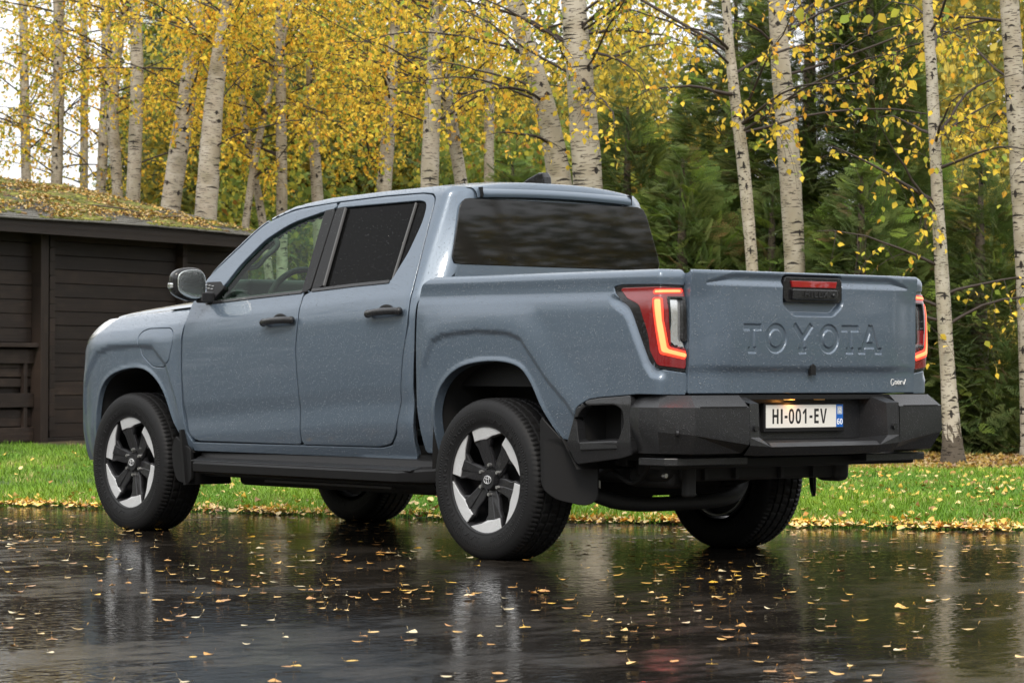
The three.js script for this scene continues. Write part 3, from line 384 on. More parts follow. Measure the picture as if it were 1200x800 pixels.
const doorsF = both('front_door', fd, M.paint), doorsR = both('rear_door', rd, M.paint);
const grow = (pts, k) => { const c = pts.reduce((a, p) => [a[0] + p[0] / pts.length, a[1] + p[1] / pts.length], [0, 0]); return pts.map(([x, y, r]) => [c[0] + (x - c[0]) * k, c[1] + (y - c[1]) * k, r]); };
const glassOpts = { bev: 0.001, drop: 0, depth: 0.001, out: outCab };
const fGlass = panel([rounded(grow(frontHole, 1.03), 0.03)], 0.03, cabP(-0.018), glassOpts), rGlass = panel([rounded(grow(rearHole, 1.03), 0.03)], 0.03, cabP(-0.016), glassOpts);
const frontRing = panel([rounded(grow(frontHole, 1.03), 0.03), rounded(grow(frontHole, 0.94), 0.03)], 0.012, cabP(-0.024), { bev: 0.002, depth: 0.03, out: outCab });
const strip = (pts, w, lift = 0, P = cabP, d = 0.012) => { const up = pts.map(([x, y], i) => { const a = pts[Math.max(0, i - 1)], b = pts[Math.min(pts.length - 1, i + 1)], l = Math.hypot(b[0] - a[0], b[1] - a[1]); return [-(b[1] - a[1]) / l * w / 2, (b[0] - a[0]) / l * w / 2]; }); return panel([[...pts.map(([x, y], i) => [x + up[i][0], y + up[i][1]]), ...pts.map(([x, y], i) => [x - up[i][0], y - up[i][1]]).reverse()]], Math.max(0.004, w / 4), P(lift), { bev: Math.min(0.0025, w / 5), drop: 0.002, depth: d, out: outCab }); };
const pillarF = panel([rounded([[1.58, 1.727], [1.537, 1.292], [1.466, 1.303], [1.489, 1.737]], 0.004)], 0.02, cabP(0.003), { bev: 0.003, drop: 0.002, out: outCab }), pillarR = panel([rounded([[1.482, 1.737], [1.455, 1.304], [1.36, 1.325], [1.405, 1.741]], 0.004)], 0.02, cabP(0.003), { bev: 0.003, drop: 0.002, out: outCab });
const sash = strip([[0.812, 1.738], [0.793, 1.345]], 0.01, -0.004), quarterCover = strip([[1.405, 1.738], [1.36, 1.325]], 0.01, 0.0035);
const beltF = strip([[2.41, 1.254], [1.95, 1.279], [1.53, 1.299]], 0.017, 0.006), beltR = strip([[1.45, 1.305], [1.1, 1.324], [0.8, 1.336]], 0.017, 0.006);
const sail = panel([rounded([[2.412, 1.268], [2.49, 1.372], [2.34, 1.372], [2.285, 1.338], [2.365, 1.262]], 0.006)], 0.012, cabP(0.002), { bev: 0.003, out: outCab });
const ventBars = join([0.0, 0.016].map((k) => strip([[2.475, 1.357 - k], [2.375, 1.345 - k]], 0.005, 0.006)));
function handle(s0, y0) { // a pull handle over a finger cup
  const g = []; const P = (s, y, l) => cabP(l)(s, y), tilt = 0.045;
  const pts = [0, 0.2, 0.5, 0.8, 1].map((t) => { const s = s0 + 0.245 * (0.5 - t); return P(s, y0 - tilt * (s - s0) + 0.004 * Math.sin(Math.PI * t), 0.012 + 0.03 * Math.pow(Math.sin(Math.PI * clamp(t * 0.9 + 0.05)), 0.5)); });
  const t = tube(pts, 0.0185, 10, false, 24); g.push(t); for (const q of [pts[0], pts[4]]) g.push(bake(new THREE.SphereGeometry(0.021, 12, 8), q.x, q.y, q.z)); return join(g);
}
const cup = (s0, y0) => bake(new THREE.SphereGeometry(0.05, 16, 10), ...cabP(-0.002)(s0 + 0.01, y0 + 0.006).toArray(), 0, 0, 0, [1.35, 0.7, 0.1]);
doorsF.forEach((d, i) => {
  const f = (g) => (i ? mirrored(g) : g);
  part('window_glass', f(fGlass), M.glassClear, d); part('pillar_trim', f(pillarF), M.plasticDark, d); part('window_seal', f(beltF), M.gloss, d); part('window_frame', f(frontRing), M.plasticDark, d); part('mirror_triangle', f(sail), M.plasticDark, d); part('trim_bar', f(ventBars), M.steel, d);
  part('door_handle', f(handle(1.654, 1.146)), M.gloss, d); part('handle_cup', f(cup(1.654, 1.146)), M.plasticDark, d);
});
doorsR.forEach((d, i) => {
  const f = (g) => (i ? mirrored(g) : g);
  part('window_glass', f(rGlass), M.glassDark, d); part('pillar_trim', f(pillarR), M.plasticDark, d); part('window_seal', f(beltR), M.gloss, d); part('window_sash', f(sash), M.trimGrey, d); part('pillar_edge', f(quarterCover), M.trimGrey, d);
  part('door_handle', f(handle(0.757, 1.18)), M.gloss, d); part('handle_cup', f(cup(0.757, 1.18)), M.plasticDark, d);
});
// -- cab back and rear window
const backU = (v, y) => CS - CR + lean(y), backP = (l) => (v, y) => V3(backU(v, y) + 0.0008 - l, y, -v), outBack = () => V3(-1, 0.1, 0);
const backHole = [[0.612, 1.748, 0.05], [-0.612, 1.748, 0.05], [-0.705, 1.42, 0.05], [0.705, 1.42, 0.05]];
part('cab_back', panel([[[0.505, 1.803], [-0.505, 1.803], [-0.69, 1.36], [-0.69, 1.0], [0.69, 1.0], [0.69, 1.36]], rounded(grow(backHole, 1.0), 0.05)], 0.02, backP(0), { bev: 0.001, drop: 0.001, out: outBack }), M.paint, truck);
part('rear_window', panel([rounded(grow(backHole, 1.012), 0.05)], 0.03, backP(-0.0005 + 0.004), { bev: 0.003, drop: 0.002, depth: 0.008, out: outBack }), M.glassRear, truck);
// -- roof
const railV = (u) => 0.9 + cabO(u, roofY(u) - 0.001);
const roofG = sheet(60, 40, (a, b) => {
  let u = lerp(1.93, 0.53, Math.min(1, a / 0.9)), fall = 0; if (a > 0.9) { const k = (a - 0.9) / 0.1; u = 0.53 - 0.03 * Math.sin(k * 1.57); fall = 0.05 * (1 - Math.cos(k * 1.57)); }
  const t = b * 2 - 1, w = railV(Math.max(u, 0.62)) + 0.002 - (u < 0.62 ? 0.1 * sstep(0.62, 0.46, u) : 0);
  return V3(u + (u > 1.6 ? 0.12 * (u - 1.6) / 0.33 * (1 - t * t) : 0), roofY(u) - 0.006 + 0.04 * (1 - Math.pow(Math.abs(t), 2.6)) - fall, t * w);
});
const roof = part('roof', roofG, M.paint, truck);
part('antenna_fin', (() => { const g = extruded([[-0.09, 0], [-0.085, 0.03], [-0.07, 0.05], [-0.04, 0.05], [0.04, 0.025], [0.1, 0]], 0.03, 0.008); return bake(g, 0.66, 1.848, -0.015, 0, 0, 0, [1, 1, 1]); })(), M.gloss, roof);
part('roof_lip', sheet(30, 8, (a, b) => { const v = lerp(-0.5, 0.5, a), k = b * 2.4 - 0.5; return V3(0.492 + 0.02 - 0.03 * Math.cos(k), 1.797 - 0.028 + 0.03 * Math.sin(k) + 0.012 * (1 - (v / 0.5) ** 2), -v); }), M.paint, roof);
for (const s of [-1, 1]) part('roof_seam', box(0.03, 0.05, 0.005, 0.4995, 1.781, s * 0.505, 0, 0, 0), M.plasticDark, roof);
part('windscreen', sheet(20, 20, (a, b) => { const u = lerp(1.93, 2.56, b), t = a * 2 - 1, w = railV(Math.min(u, 2.53)) + 0.002; return V3(u + 0.13 * (1 - t * t) - 0.012 * Math.pow(Math.abs(t), 8), roofY(u) - 0.006 + 0.035 * (1 - t * t), t * w); }), M.glassClear, truck);
part('windscreen_cowl', sheet(16, 4, (a, b) => { const t = a * 2 - 1; return V3(lerp(2.5, 2.85, b) + 0.13 * (1 - t * t), 1.245 - b * 0.02, t * 0.78); }), M.plasticDark, truck);
// -- wings, nose, bonnet
const wing = [[2.566, 1.242, 0.01], [2.572, 1.07], [2.567, 0.908], [2.555, 0.677], [2.527, 0.548], [2.48, 0.5], [2.5, 0.455, 0.005], ...archFS.filter(([x, y]) => y > 0.5).reverse(), [3.452, 0.45], [3.458, 0.4, 0.01], [3.62, 0.375], [3.62, 0.7], [3.62, 1.036], [3.53, 1.062, 0.01], [3.462, 1.086, 0.02], [3.41, 1.12, 0.02], [3.362, 1.18, 0.01]];
const wingTop = []; for (let s = 3.34; s > 2.57; s -= 0.05) wingTop.push([s, beltY(s) + 0.006]);
const flap = [[2.995, 1.073], [2.969, 1.106], [2.905, 1.122], [2.697, 1.123], [2.659, 1.104], [2.645, 1.048], [2.67, 0.936], [2.744, 0.903], [2.846, 0.908], [2.96, 0.974]];
const wings = both('front_wing', panel([rounded([...wing, ...wingTop], 0.01), rounded(flap, 0.02)], 0.016, fendP(), { bev: 0.004, out: outSide }), M.paint);
wings.forEach((w, i) => { const g = panel([rounded(grow(flap, 0.972), 0.02)], 0.014, fendP(), { bev: 0.004, out: outSide }); part(i ? 'filler_panel' : 'charging_flap', i ? mirrored(g) : g, M.paint, w); });
const noseMid = NOSE - 0.001;
both('front_bumper', panel([rounded([[3.621, 0.375], [3.621, 1.036], [3.75, 1.03], [noseMid, 1.01], [noseMid, 0.36]], 0.003), rounded([[3.98, 0.93], [noseMid - 0.01, 0.94], [noseMid - 0.01, 0.5], [4.05, 0.5]], 0.03)], 0.03, fendP(), { bev: 0.002, out: outSide }), M.paint);
both('grille', panel([[[3.95, 0.96], [noseMid, 0.96], [noseMid, 0.48], [4.0, 0.48]]], 0.04, fendP(-0.03), { bev: 0.002, out: outSide }), M.plasticDark);
const headPoly = [[3.37, 1.188, 0.01], [3.5, 1.184], [3.75, 1.158], [4.02, 1.112, 0.02], [4.02, 1.03, 0.02], [3.7, 1.043], [3.535, 1.068, 0.01], [3.47, 1.091, 0.02], [3.42, 1.123, 0.02]];
const heads = both('headlight', panel([rounded(headPoly, 0.01)], 0.014, fendP(-0.012), { bev: 0.003, out: outSide }), M.reflector);
heads.forEach((h, i) => { const g = panel([rounded(grow(headPoly, 0.99), 0.01)], 0.02, fendP(0.0), { bev: 0.003, drop: 0.002, depth: 0.004, out: outSide }); part('headlight_cover', i ? mirrored(g) : g, M.lampClear, h); });
both('nose_trim', panel([[[4.02, 1.11], [noseMid, 1.1], [noseMid, 0.99], [4.02, 0.99]]], 0.03, fendP(-0.006), { bev: 0.002, out: outSide }), M.gloss);
part('bonnet', sheet(60, 40, (a, b) => { // crowned lid between the wings
  const t = b * 2 - 1, ta = Math.abs(t), s = lerp(2.57, 3.66, a), e = fendP(0.001)(s, beltY(s) + 0.004), w = -e.z - 0.003;
  const u = e.x + lerp(0.22, 0.34, a) * (1 - Math.pow(ta, 2.4)), base = beltY(s) + 0.004 - 0.03 * sstep(0.98, 1, a) - 0.01 * sstep(0.975, 1, ta);
  return V3(u, base + 0.062 * (1 - Math.pow(ta, 2.2)) * (1 - 0.55 * a * a) + 0.016 * sstep(0.0, 0.16, 1 - ta) * (1 - a * a) - 0.05 * Math.pow(a, 6) * (1 - ta), t * w);
}), M.paint, truck);
// -- load bed
const bedOut = [[0.519, 0.49], [0.519, 0.62], [0.519, 1.0], [0.517, 1.266, 0.04], [0.495, 1.315, 0.05], [0.42, 1.352, 0.03], [-1.338, 1.352, 0.004], [-1.338, 0.79, 0.004], [-1.067, 0.793], [-0.793, 0.775], [-0.735, 0.768, 0.02], [-0.655, 0.73, 0.02], [-0.6, 0.6], [-0.575, 0.573, 0.01], ...archRS.filter(([x, y]) => y > (x < 0 ? 0.575 : 0.53)).reverse(), [0.409, 0.49, 0.01]];
const lampPoly = [[-0.881, 1.275, 0.01], [-0.939, 1.283], [-1.164, 1.28], [-1.333, 1.277, 0.003], [-1.333, 0.886, 0.003], [-1.164, 0.908, 0.02], [-1.134, 0.944], [-1.092, 1.027], [-1.027, 1.149, 0.02], [-0.999, 1.184, 0.02], [-0.943, 1.212], [-0.9, 1.238, 0.01]];
const rim = grow(lampPoly, 1.0);
// the flank carries a chamfer that leads into the lamp
const lampD = sdf([lampPoly]); const bedOL = (s, y) => { const d = -lampD(s, y); return bedO(s, y) + (s < -0.86 && d > 0 && y < 1.24 ? -0.022 * (1 - sstep(0.002, 0.05, d)) * sstep(1.245, 1.2, y) * sstep(-1.25, -1.17, s) : 0); };
both('bed_side', panel([rounded(bedOut, 0.01), rounded(rim, 0.008)], [0.0125, 0.0125], onSide(bedOL), { bev: 0.004, drop: 0.003, depth: 0.05, out: outSide }), M.paint);
both('bed_inner_wall', join([box(1.64, 0.5, 0.03, -0.34, 1.07, -0.745), box(1.5, 0.02, 0.1, -0.33, 1.332, -0.785)]), M.plasticDark);
part('bed_floor', box(1.62, 0.03, 1.46, -0.34, 0.84, 0), M.plasticDark, truck); part('bed_front_wall', box(0.03, 0.5, 1.46, 0.45, 1.08, 0), M.plasticDark, truck);
// -- tail lamps
const lampAt = (poly, lift, mat, name, parent, step = 0.012, r = 0.006, mir = false, deep = 0.02, hole) => { const g = panel(hole ? [rounded(poly, r), rounded(hole, r)] : [rounded(poly, r)], step, onSide(bedO, lift), { bev: 0.0025, drop: 0.002, depth: deep, out: outSide }); return part(name, mir ? mirrored(g) : g, mat, parent); };
const redPoly = [[-0.921, 1.268, 0.005], [-1.16, 1.269], [-1.329, 1.266, 0.003], [-1.329, 0.905, 0.003], [-1.186, 0.92, 0.015], [-1.145, 0.987], [-1.138, 1.04], [-1.123, 1.084, 0.01], [-1.071, 1.191, 0.02], [-0.986, 1.221]];
const guideV = [[-1.152, 1.222], [-1.173, 1.102], [-1.196, 0.97, 0.01], [-1.328, 0.945, 0.003], [-1.328, 0.983, 0.003], [-1.238, 1.002, 0.015], [-1.214, 1.121], [-1.21, 1.222]];
const guideT = [[-1.146, 1.258], [-1.32, 1.262], [-1.32, 1.242], [-1.15, 1.238]];
const clearPoly = [[-1.247, 1.218], [-1.312, 1.218], [-1.309, 1.04], [-1.329, 1.015, 0.003], [-1.329, 0.997, 0.003], [-1.253, 1.018, 0.01]];
const clearRim = [[-1.233, 1.228], [-1.33, 1.228, 0.002], [-1.33, 0.99, 0.002], [-1.246, 1.008, 0.01]];
const lampCut = [[-1.241, 1.222], [-1.325, 1.222, 0.002], [-1.325, 0.997, 0.002], [-1.25, 1.013, 0.01]];
for (const mir of [false, true]) {
  const lamp = lampAt(grow(lampPoly, 0.985), -0.004, M.gloss, 'tail_light', truck, 0.012, 0.008, mir, 0.03, lampCut);
  lampAt(redPoly, 0.002, M.lensRed, 'red_lens', lamp, 0.01, 0.004, mir, 0.02, lampCut); lampAt(guideV, 0.005, M.glowRed, 'light_guide', lamp, 0.008, 0.006, mir, 0.006); lampAt(guideT, 0.005, M.glowRed, 'light_guide', lamp, 0.008, 0.004, mir, 0.006);
  lampAt([[-1.165, 1.215], [-1.183, 1.102], [-1.204, 0.98, 0.01], [-1.328, 0.955, 0.003], [-1.328, 0.973, 0.003], [-1.228, 0.994, 0.015], [-1.205, 1.121], [-1.198, 1.215]], 0.0068, M.glowCore, 'light_core', lamp, 0.006, 0.004, mir, 0.004); lampAt([[-1.16, 1.254], [-1.31, 1.257], [-1.31, 1.246], [-1.16, 1.243]], 0.0068, M.glowCore, 'light_core', lamp, 0.004, 0.002, mir, 0.004);
  { const g = panel([rounded(clearRim, 0.006), rounded(clearPoly, 0.004)], 0.007, onSide(bedO, 0.006), { bev: 0.0025, drop: 0.002, depth: 0.022, out: outSide }); part('reversing_light_bezel', mir ? mirrored(g) : g, M.gloss, lamp); }
  lampAt(grow(clearPoly, 1.1), -0.018, M.reflector, 'reversing_light', lamp, 0.006, 0.004, mir, 0.004);
  const q = onSide(bedO, 0.03)(-1.2, 1.1), glow = new THREE.RectAreaLight(0xff2a10, 16.0, 0.05, 0.28); glow.position.set(q.x, q.y, mir ? -q.z : q.z); glow.lookAt(q.x - 1, q.y - 0.05, (mir ? -q.z : q.z) * 1.9); truck.add(glow);
}
// -- tailgate, pressed with its lettering and a handle recess
const letterN = [1024, 256], letterW = 1.0, letterH = 0.25; let letterPx;
{ const c = document.createElement('canvas'); c.width = letterN[0]; c.height = letterN[1]; const x = c.getContext('2d'), X = (v) => (0.5 - v / letterW) * letterN[0], Y = (y) => (0.5 - (y - 1.045) / letterH) * letterN[1];
  x.fillStyle = '#000'; x.fillRect(0, 0, ...letterN); x.strokeStyle = x.fillStyle = '#fff'; x.lineWidth = 27; x.lineJoin = 'miter';
  const top = 1.108, bot = 0.982, ln = (...p) => { x.beginPath(); p.forEach(([v, y], i) => (i ? x.lineTo(X(v), Y(y)) : x.moveTo(X(v), Y(y)))); x.stroke(); };
  const T = (a, b) => { ln([a, top - 0.0135], [b, top - 0.0135]); ln([(a + b) / 2, top], [(a + b) / 2, bot]); ln([(a + b) / 2 + 0.024, bot + 0.009], [(a + b) / 2 - 0.024, bot + 0.009]); };
  const Oo = (a, b) => { x.beginPath(); x.ellipse(X((a + b) / 2), Y((top + bot) / 2), (a - b) / 2 / letterW * letterN[0] - 13, (top - bot) / 2 / letterH * letterN[1] - 10, 0, 0, 7); x.stroke(); };
  T(0.455, 0.342); Oo(0.312, 0.178); { const a = 0.14, b = 0.0, m = 0.07; ln([a - 0.013, top], [m, 1.045]); ln([b + 0.013, top], [m, 1.045]); ln([m, 1.05], [m, bot]); ln([m + 0.024, bot + 0.009], [m - 0.024, bot + 0.009]); }
  Oo(-0.04, -0.17); T(-0.19, -0.303); { const a = -0.32, b = -0.455, m = (a + b) / 2; ln([a - 0.012, bot], [m, top]); ln([b + 0.012, bot], [m, top]); ln([a - 0.035, 1.018], [b + 0.035, 1.018]); ln([a + 0.012, bot + 0.009], [a - 0.034, bot + 0.009]); ln([b + 0.034, bot + 0.009], [b - 0.012, bot + 0.009]); }
  letterPx = x.getImageData(0, 0, ...letterN).data; }
const letterRaw = (i, j) => (i < 0 || j < 0 || i >= letterN[0] || j >= letterN[1] ? 0 : letterPx[(j * letterN[0] + i) * 4] / 255);
const letterMap = (() => { const a = new Float32Array(letterN[0] * letterN[1]); for (let j = 0; j < letterN[1]; j++) for (let i = 0; i < letterN[0]; i++) { let s = 0; for (let q = -2; q <= 2; q++) for (let p = -2; p <= 2; p++) s += letterRaw(i + p, j + q); a[j * letterN[0] + i] = s / 25; } return a; })();
const lettering = (v, y) => { const x = (0.5 - v / letterW) * letterN[0], z = (0.5 - (y - 1.045) / letterH) * letterN[1], i = Math.floor(x), j = Math.floor(z); if (i < 0 || j < 0 || i >= letterN[0] - 1 || j >= letterN[1] - 1) return 0; const a = letterMap[j * letterN[0] + i], b = letterMap[j * letterN[0] + i + 1], c = letterMap[(j + 1) * letterN[0] + i], d = letterMap[(j + 1) * letterN[0] + i + 1]; return lerp(lerp(a, b, x - i), lerp(c, d, x - i), z - j); };
const recess = rounded([[0.195, 1.335], [-0.195, 1.335], [-0.2, 1.2], [-0.135, 1.152], [0.135, 1.152], [0.2, 1.2]], 0.02), recD = sdf([recess]);
const lip = rounded([[0.52, 1.332], [-0.52, 1.332], [-0.68, 1.288], [0.68, 1.288]], 0.03), lipD = sdf([lip]);
const gateY = curve([0.79, 0.8, 0.86, 0.885, 0.925, 1.1, 1.275, 1.3, 1.33, 1.345, 1.352], [-0.006, 0, 0, 0.002, 0.019, 0.026, 0.024, 0.024, 0.024, 0.02, 0.002]);
const gateU = (v, y) => {
  const side = sstep(0.5, 0.72, Math.abs(v) + Math.max(0, 0.93 - y) * 1.2);
  let o = gateY(y) * (1 - 0.55 * side * (y < 1.2 ? 1 : sstep(1.35, 1.2, y)));
  o -= 0.012 * sstep(-0.012, 0.02, lipD(v, y)) ; o -= 0.028 * sstep(-0.006, 0.016, recD(v, y)); o -= 0.007 * lettering(v, y);
  o -= 0.034 * sstep(0.52, 0.76, Math.abs(v)) * Math.abs(v);
  return -1.262 - o;
};
const gateP = (l = 0) => (v, y) => V3(gateU(v, y) - l, y, -v);
const gate = part('tailgate', panel([rounded([[0.752, 1.352], [0.752, 0.794], [-0.752, 0.794], [-0.752, 1.352]], 0.012)], 0.0032, gateP(), { bev: 0.0045, drop: 0.004, depth: 0.05, out: outBack }), M.paint, truck);
part('handle_bezel', bake(extruded([[-0.178, 0.052], [0.178, 0.052], [0.19, 0.035], [0.19, -0.04], [0.172, -0.058], [-0.172, -0.058], [-0.19, -0.04], [-0.19, 0.035]], 0.03, 0.004), -1.25, 1.272, 0, 0, -Math.PI / 2, 0), M.gloss, gate);
part('brake_light', bake(extruded([[-0.15, 0.014], [0.15, 0.014], [0.142, -0.012], [-0.142, -0.012]], 0.012, 0.002), -1.279, 1.294, 0, 0, -Math.PI / 2, 0), M.brakeRed, gate);
part('pull_handle', rbox(0.03, 0.05, 0.3, 0.008, -1.287, 1.248, 0), M.gloss, gate);
part('handle_lettering', (() => { // small raised model letters on the pull handle
  const g = [], st = (v0, y0, v1, y1) => g.push(rod(V3(-1.3035, 1.249 + y0, -v0), V3(-1.3035, 1.249 + y1, -v1), 0.0022, 6)), h = 0.012; let v = 0.072;
  const L = { H: [[0, -1, 0, 1], [1, -1, 1, 1], [0, 0, 1, 0]], I: [[0.5, -1, 0.5, 1]], L: [[0, 1, 0, -1], [0, -1, 1, -1]], U: [[0, 1, 0, -1], [0, -1, 1, -1], [1, -1, 1, 1]], X: [[0, -1, 1, 1], [0, 1, 1, -1]] };
  for (const k of 'HILUX') { for (const [a, b, c, d] of L[k]) st(v - a * 0.022, b * h, v - c * 0.022, d * h); v -= 0.031; } return join(g); })(), M.plastic, gate);
part('camera_lens', bake(new THREE.SphereGeometry(0.009, 12, 8), -1.303, 1.247, 0.115), M.gloss, gate);
part('gate_lock', bake(extruded([[-0.014, 0.02], [0, 0.028], [0.014, 0.02], [0.014, -0.018], [-0.014, -0.018]], 0.012, 0.003), gateU(0, 0.905) - 0.012 + 0.012, 0.9, 0.0, 0, -Math.PI / 2, 0), M.plasticDark, gate);
part('gate_badge', (() => { const g = [], P = (a, b) => V3(gateU(-0.6, 0.845 + b * 0.5) - 0.003, 0.845 + b, 0.56 + a), pts = (l) => g.push(tube(l.map(([a, b]) => P(a, b)), 0.0026, 5, false, 18));
  pts([[0.02, 0.012], [0.006, 0.014], [0, 0.002], [0.004, -0.012], [0.017, -0.012], [0.02, -0.004], [0.012, 0]]); pts([[0.03, -0.01], [0.03, 0.004], [0.04, 0.004], [0.041, -0.01]]); pts([[0.05, -0.003], [0.06, -0.002], [0.06, 0.006], [0.051, 0.006], [0.05, -0.008], [0.061, -0.009]]); pts([[0.069, -0.01], [0.07, 0.004], [0.079, 0.005]]); pts([[0.085, 0.006], [0.091, -0.01], [0.104, 0.014]]); return join(g); })(), M.white, gate);
// -- rear bumper
const bump = new THREE.Group(); bump.name = 'rear_bumper'; truck.add(bump);
const BP = [[-1.028, 0.914], [-1.11, 0.935], [-1.22, 0.922], [-1.352, 0.82], [-1.372, 0.5]];
const level = [[0.02, 0.788, 0.07], [0, 0.768, 0.045], [0, 0.735, 0.004], [0, 0.64, 0.0], [0, 0.612, 0.004], [0, 0.53, 0.055], [0, 0.515, 0.16]];
const capRows = (topIn) => level.map(([, y, inn], j) => BP.map(([u, v], i) => {
  const toC = [[0.1, -0.99], [0.2, -0.97], [0.6, -0.78], [0.88, -0.45], [1, 0.0]][i], lower = j === 3 ? [0.05, 0.04, 0.02, 0.0, -0.045][i] : j === 4 ? [0.04, 0.03, 0.015, 0, -0.045][i] : 0, topc = j < 2 && i === 4 ? 0 : 0;
  return V3(u + toC[0] * inn, y + lower + topc, -(v + toC[1] * inn));
}));
const capG = facets(capRows(), 18); both('bumper_corner', capG, M.plastic, bump);
both('corner_trim', facets([[V3(-1.352, 0.7395, -0.79), V3(-1.3735, 0.7395, -0.52)], [V3(-1.352, 0.7345, -0.79), V3(-1.3735, 0.7345, -0.52)]].map((r) => r)), M.plasticDark, bump);
const pocket = [[-0.677, 0.56, 0.02], [-0.66, 0.685, 0.03], [-0.715, 0.736, 0.03], [-0.92, 0.745, 0.03], [-0.972, 0.72, 0.02], [-0.985, 0.655], [-0.955, 0.61], [-0.935, 0.578, 0.01]];
const sideP2 = (l) => (s, y) => V3(s, y, -(0.905 + (s < -0.95 ? (-0.95 - s) * 0.12 : 0) - 0.35 * Math.max(0, 0.57 - y) - 0.25 * Math.max(0, y - 0.75) + l));
both('bumper_side', panel([rounded([[-0.592, 0.56], [-0.61, 0.6], [-0.66, 0.727], [-0.738, 0.766], [-0.8, 0.773], [-1.03, 0.789], [-1.03, 0.52], [-0.93, 0.5], [-0.62, 0.465]], 0.01), rounded(pocket, 0.02)], 0.014, sideP2(0), { bev: 0.006, drop: 0.004, depth: 0.05 }), M.plastic, bump);
both('step_pocket', join([box(0.42, 0.26, 0.02, -0.83, 0.62, -0.7), box(0.34, 0.02, 0.17, -0.83, 0.752, -0.785), box(0.02, 0.22, 0.15, -0.64, 0.62, -0.78), rbox(0.06, 0.17, 0.12, 0.02, -0.9, 0.66, -0.77)]), M.under, bump);
both('corner_step', rbox(0.25, 0.04, 0.15, 0.008, -0.805, 0.558, -0.828, 0, 0, -0.05), M.plastic, bump);
// middle: a recess for the number plate over a foot step
const mid = [];
mid.push(facets([[V3(-1.2, 0.79, 0.42), V3(-1.2, 0.79, -0.42)], [V3(-1.205, 0.585, 0.43), V3(-1.205, 0.585, -0.43)]]));
part('step_pad', facets([[V3(-1.206, 0.583, 0.43), V3(-1.206, 0.583, -0.43)], [V3(-1.352, 0.574, 0.36), V3(-1.352, 0.574, -0.36)], [V3(-1.372, 0.556, 0.36), V3(-1.372, 0.556, -0.36)], [V3(-1.335, 0.518, 0.4), V3(-1.335, 0.518, -0.4)], [V3(-1.2, 0.508, 0.4), V3(-1.2, 0.508, -0.4)]], 15), M.plastic, bump);
for (const s of [-1, 1]) {
  const z = (v) => -s * v, tower = facets([[V3(-1.25, 0.782, z(0.5)), V3(-1.25, 0.782, z(0.415)), V3(-1.2, 0.782, z(0.4))], [V3(-1.365, 0.752, z(0.497)), V3(-1.352, 0.75, z(0.425)), V3(-1.203, 0.75, z(0.4))], [V3(-1.371, 0.6, z(0.497)), V3(-1.36, 0.6, z(0.428)), V3(-1.206, 0.585, z(0.4))], [V3(-1.371, 0.565, z(0.497)), V3(-1.372, 0.556, z(0.36)), V3(-1.206, 0.583, z(0.37))], [V3(-1.33, 0.52, z(0.497)), V3(-1.335, 0.518, z(0.4)), V3(-1.2, 0.508, z(0.37))]], 15);
  part('bumper_tower', tower, M.plastic, bump); part('parking_sensor', bake(new THREE.CylinderGeometry(0.014, 0.014, 0.012, 16), -1.373, 0.64, z(0.462), 0, 0, Math.PI / 2), M.gloss, bump);
  part('parking_sensor', bake(new THREE.CylinderGeometry(0.014, 0.014, 0.012, 16), -1.292, 0.622, z(0.872), 0, s * 0.92, Math.PI / 2), M.gloss, bump);
}
part('plate_recess', join(mid), M.plastic, bump);
part('bumper_top', box(0.14, 0.02, 1.6, -1.19, 0.778, 0), M.plasticDark, bump);
part('under_beam', rbox(0.1, 0.05, 1.66, 0.01, -1.12, 0.482, 0), M.plasticDark, bump);
both('tow_step', bake(extruded([[-1.04, 0.86], [-1.2, 0.86], [-1.235, 0.82], [-1.25, 0.4], [-1.04, 0.4]].map(([u, v]) => [u, -v]), 0.026, 0.004), 0, 0.506, 0, Math.PI / 2), M.plastic, bump);
// number plate
const plateTex = canvasTex(1040, 220, (c) => {
  c.fillStyle = '#e9e7df'; c.fillRect(0, 0, 1040, 220); c.fillStyle = '#1d63b8'; c.fillRect(940, 0, 100, 220); c.fillStyle = '#d9dee4'; c.fillRect(958, 22, 64, 72); c.strokeStyle = '#8d9aa8'; c.lineWidth = 5; c.strokeRect(966, 30, 48, 56); c.beginPath(); c.moveTo(975, 72); c.lineTo(990, 42); c.lineTo(1005, 72); c.stroke();
  c.fillStyle = '#fff'; c.font = 'bold 76px sans-serif'; c.textAlign = 'center'; c.fillText('60', 990, 190);
  c.fillStyle = '#17171a'; c.font = 'bold 190px sans-serif'; c.save(); c.scale(0.78, 1); let x = 100; for (const k of 'HI-001-EV') { c.textAlign = 'left'; if (k === 'I') { c.fillRect(x + 8, 42, 32, 136); x += 62; continue; } if (k === '-') { c.fillRect(x + 10, 104, 50, 24); x += 74; continue; } c.fillText(k, x, 178); x += c.measureText(k).width + 12; } c.restore();
  c.strokeStyle = '#2a2a2c'; c.lineWidth = 6; c.strokeRect(3, 3, 1034, 214);
}, true);
M.plate = new THREE.MeshPhysicalMaterial({ map: plateTex, roughness: 0.35 });
const plate = part('number_plate', bake(new THREE.PlaneGeometry(0.52, 0.11), -1.2335, 0.69, 0, 0, -Math.PI / 2, 0), M.plate, truck);
part('plate_holder', rbox(0.022, 0.135, 0.536, 0.005, -1.2215, 0.685, 0), M.plasticDark, plate);
for (const s of [-1, 1]) part('plate_lamp', rbox(0.03, 0.016, 0.05, 0.004, -1.23, 0.772, s * 0.1), new THREE.MeshStandardMaterial({ color: col(0.5, 0.35, 0.15), emissive: col(1, 0.5, 0.12), emissiveIntensity: s < 0 ? 0.8 : 0.1 }), plate);
{ const l = new THREE.PointLight(0xffa850, 0.012); l.position.set(-1.25, 0.758, -0.1); truck.add(l); }
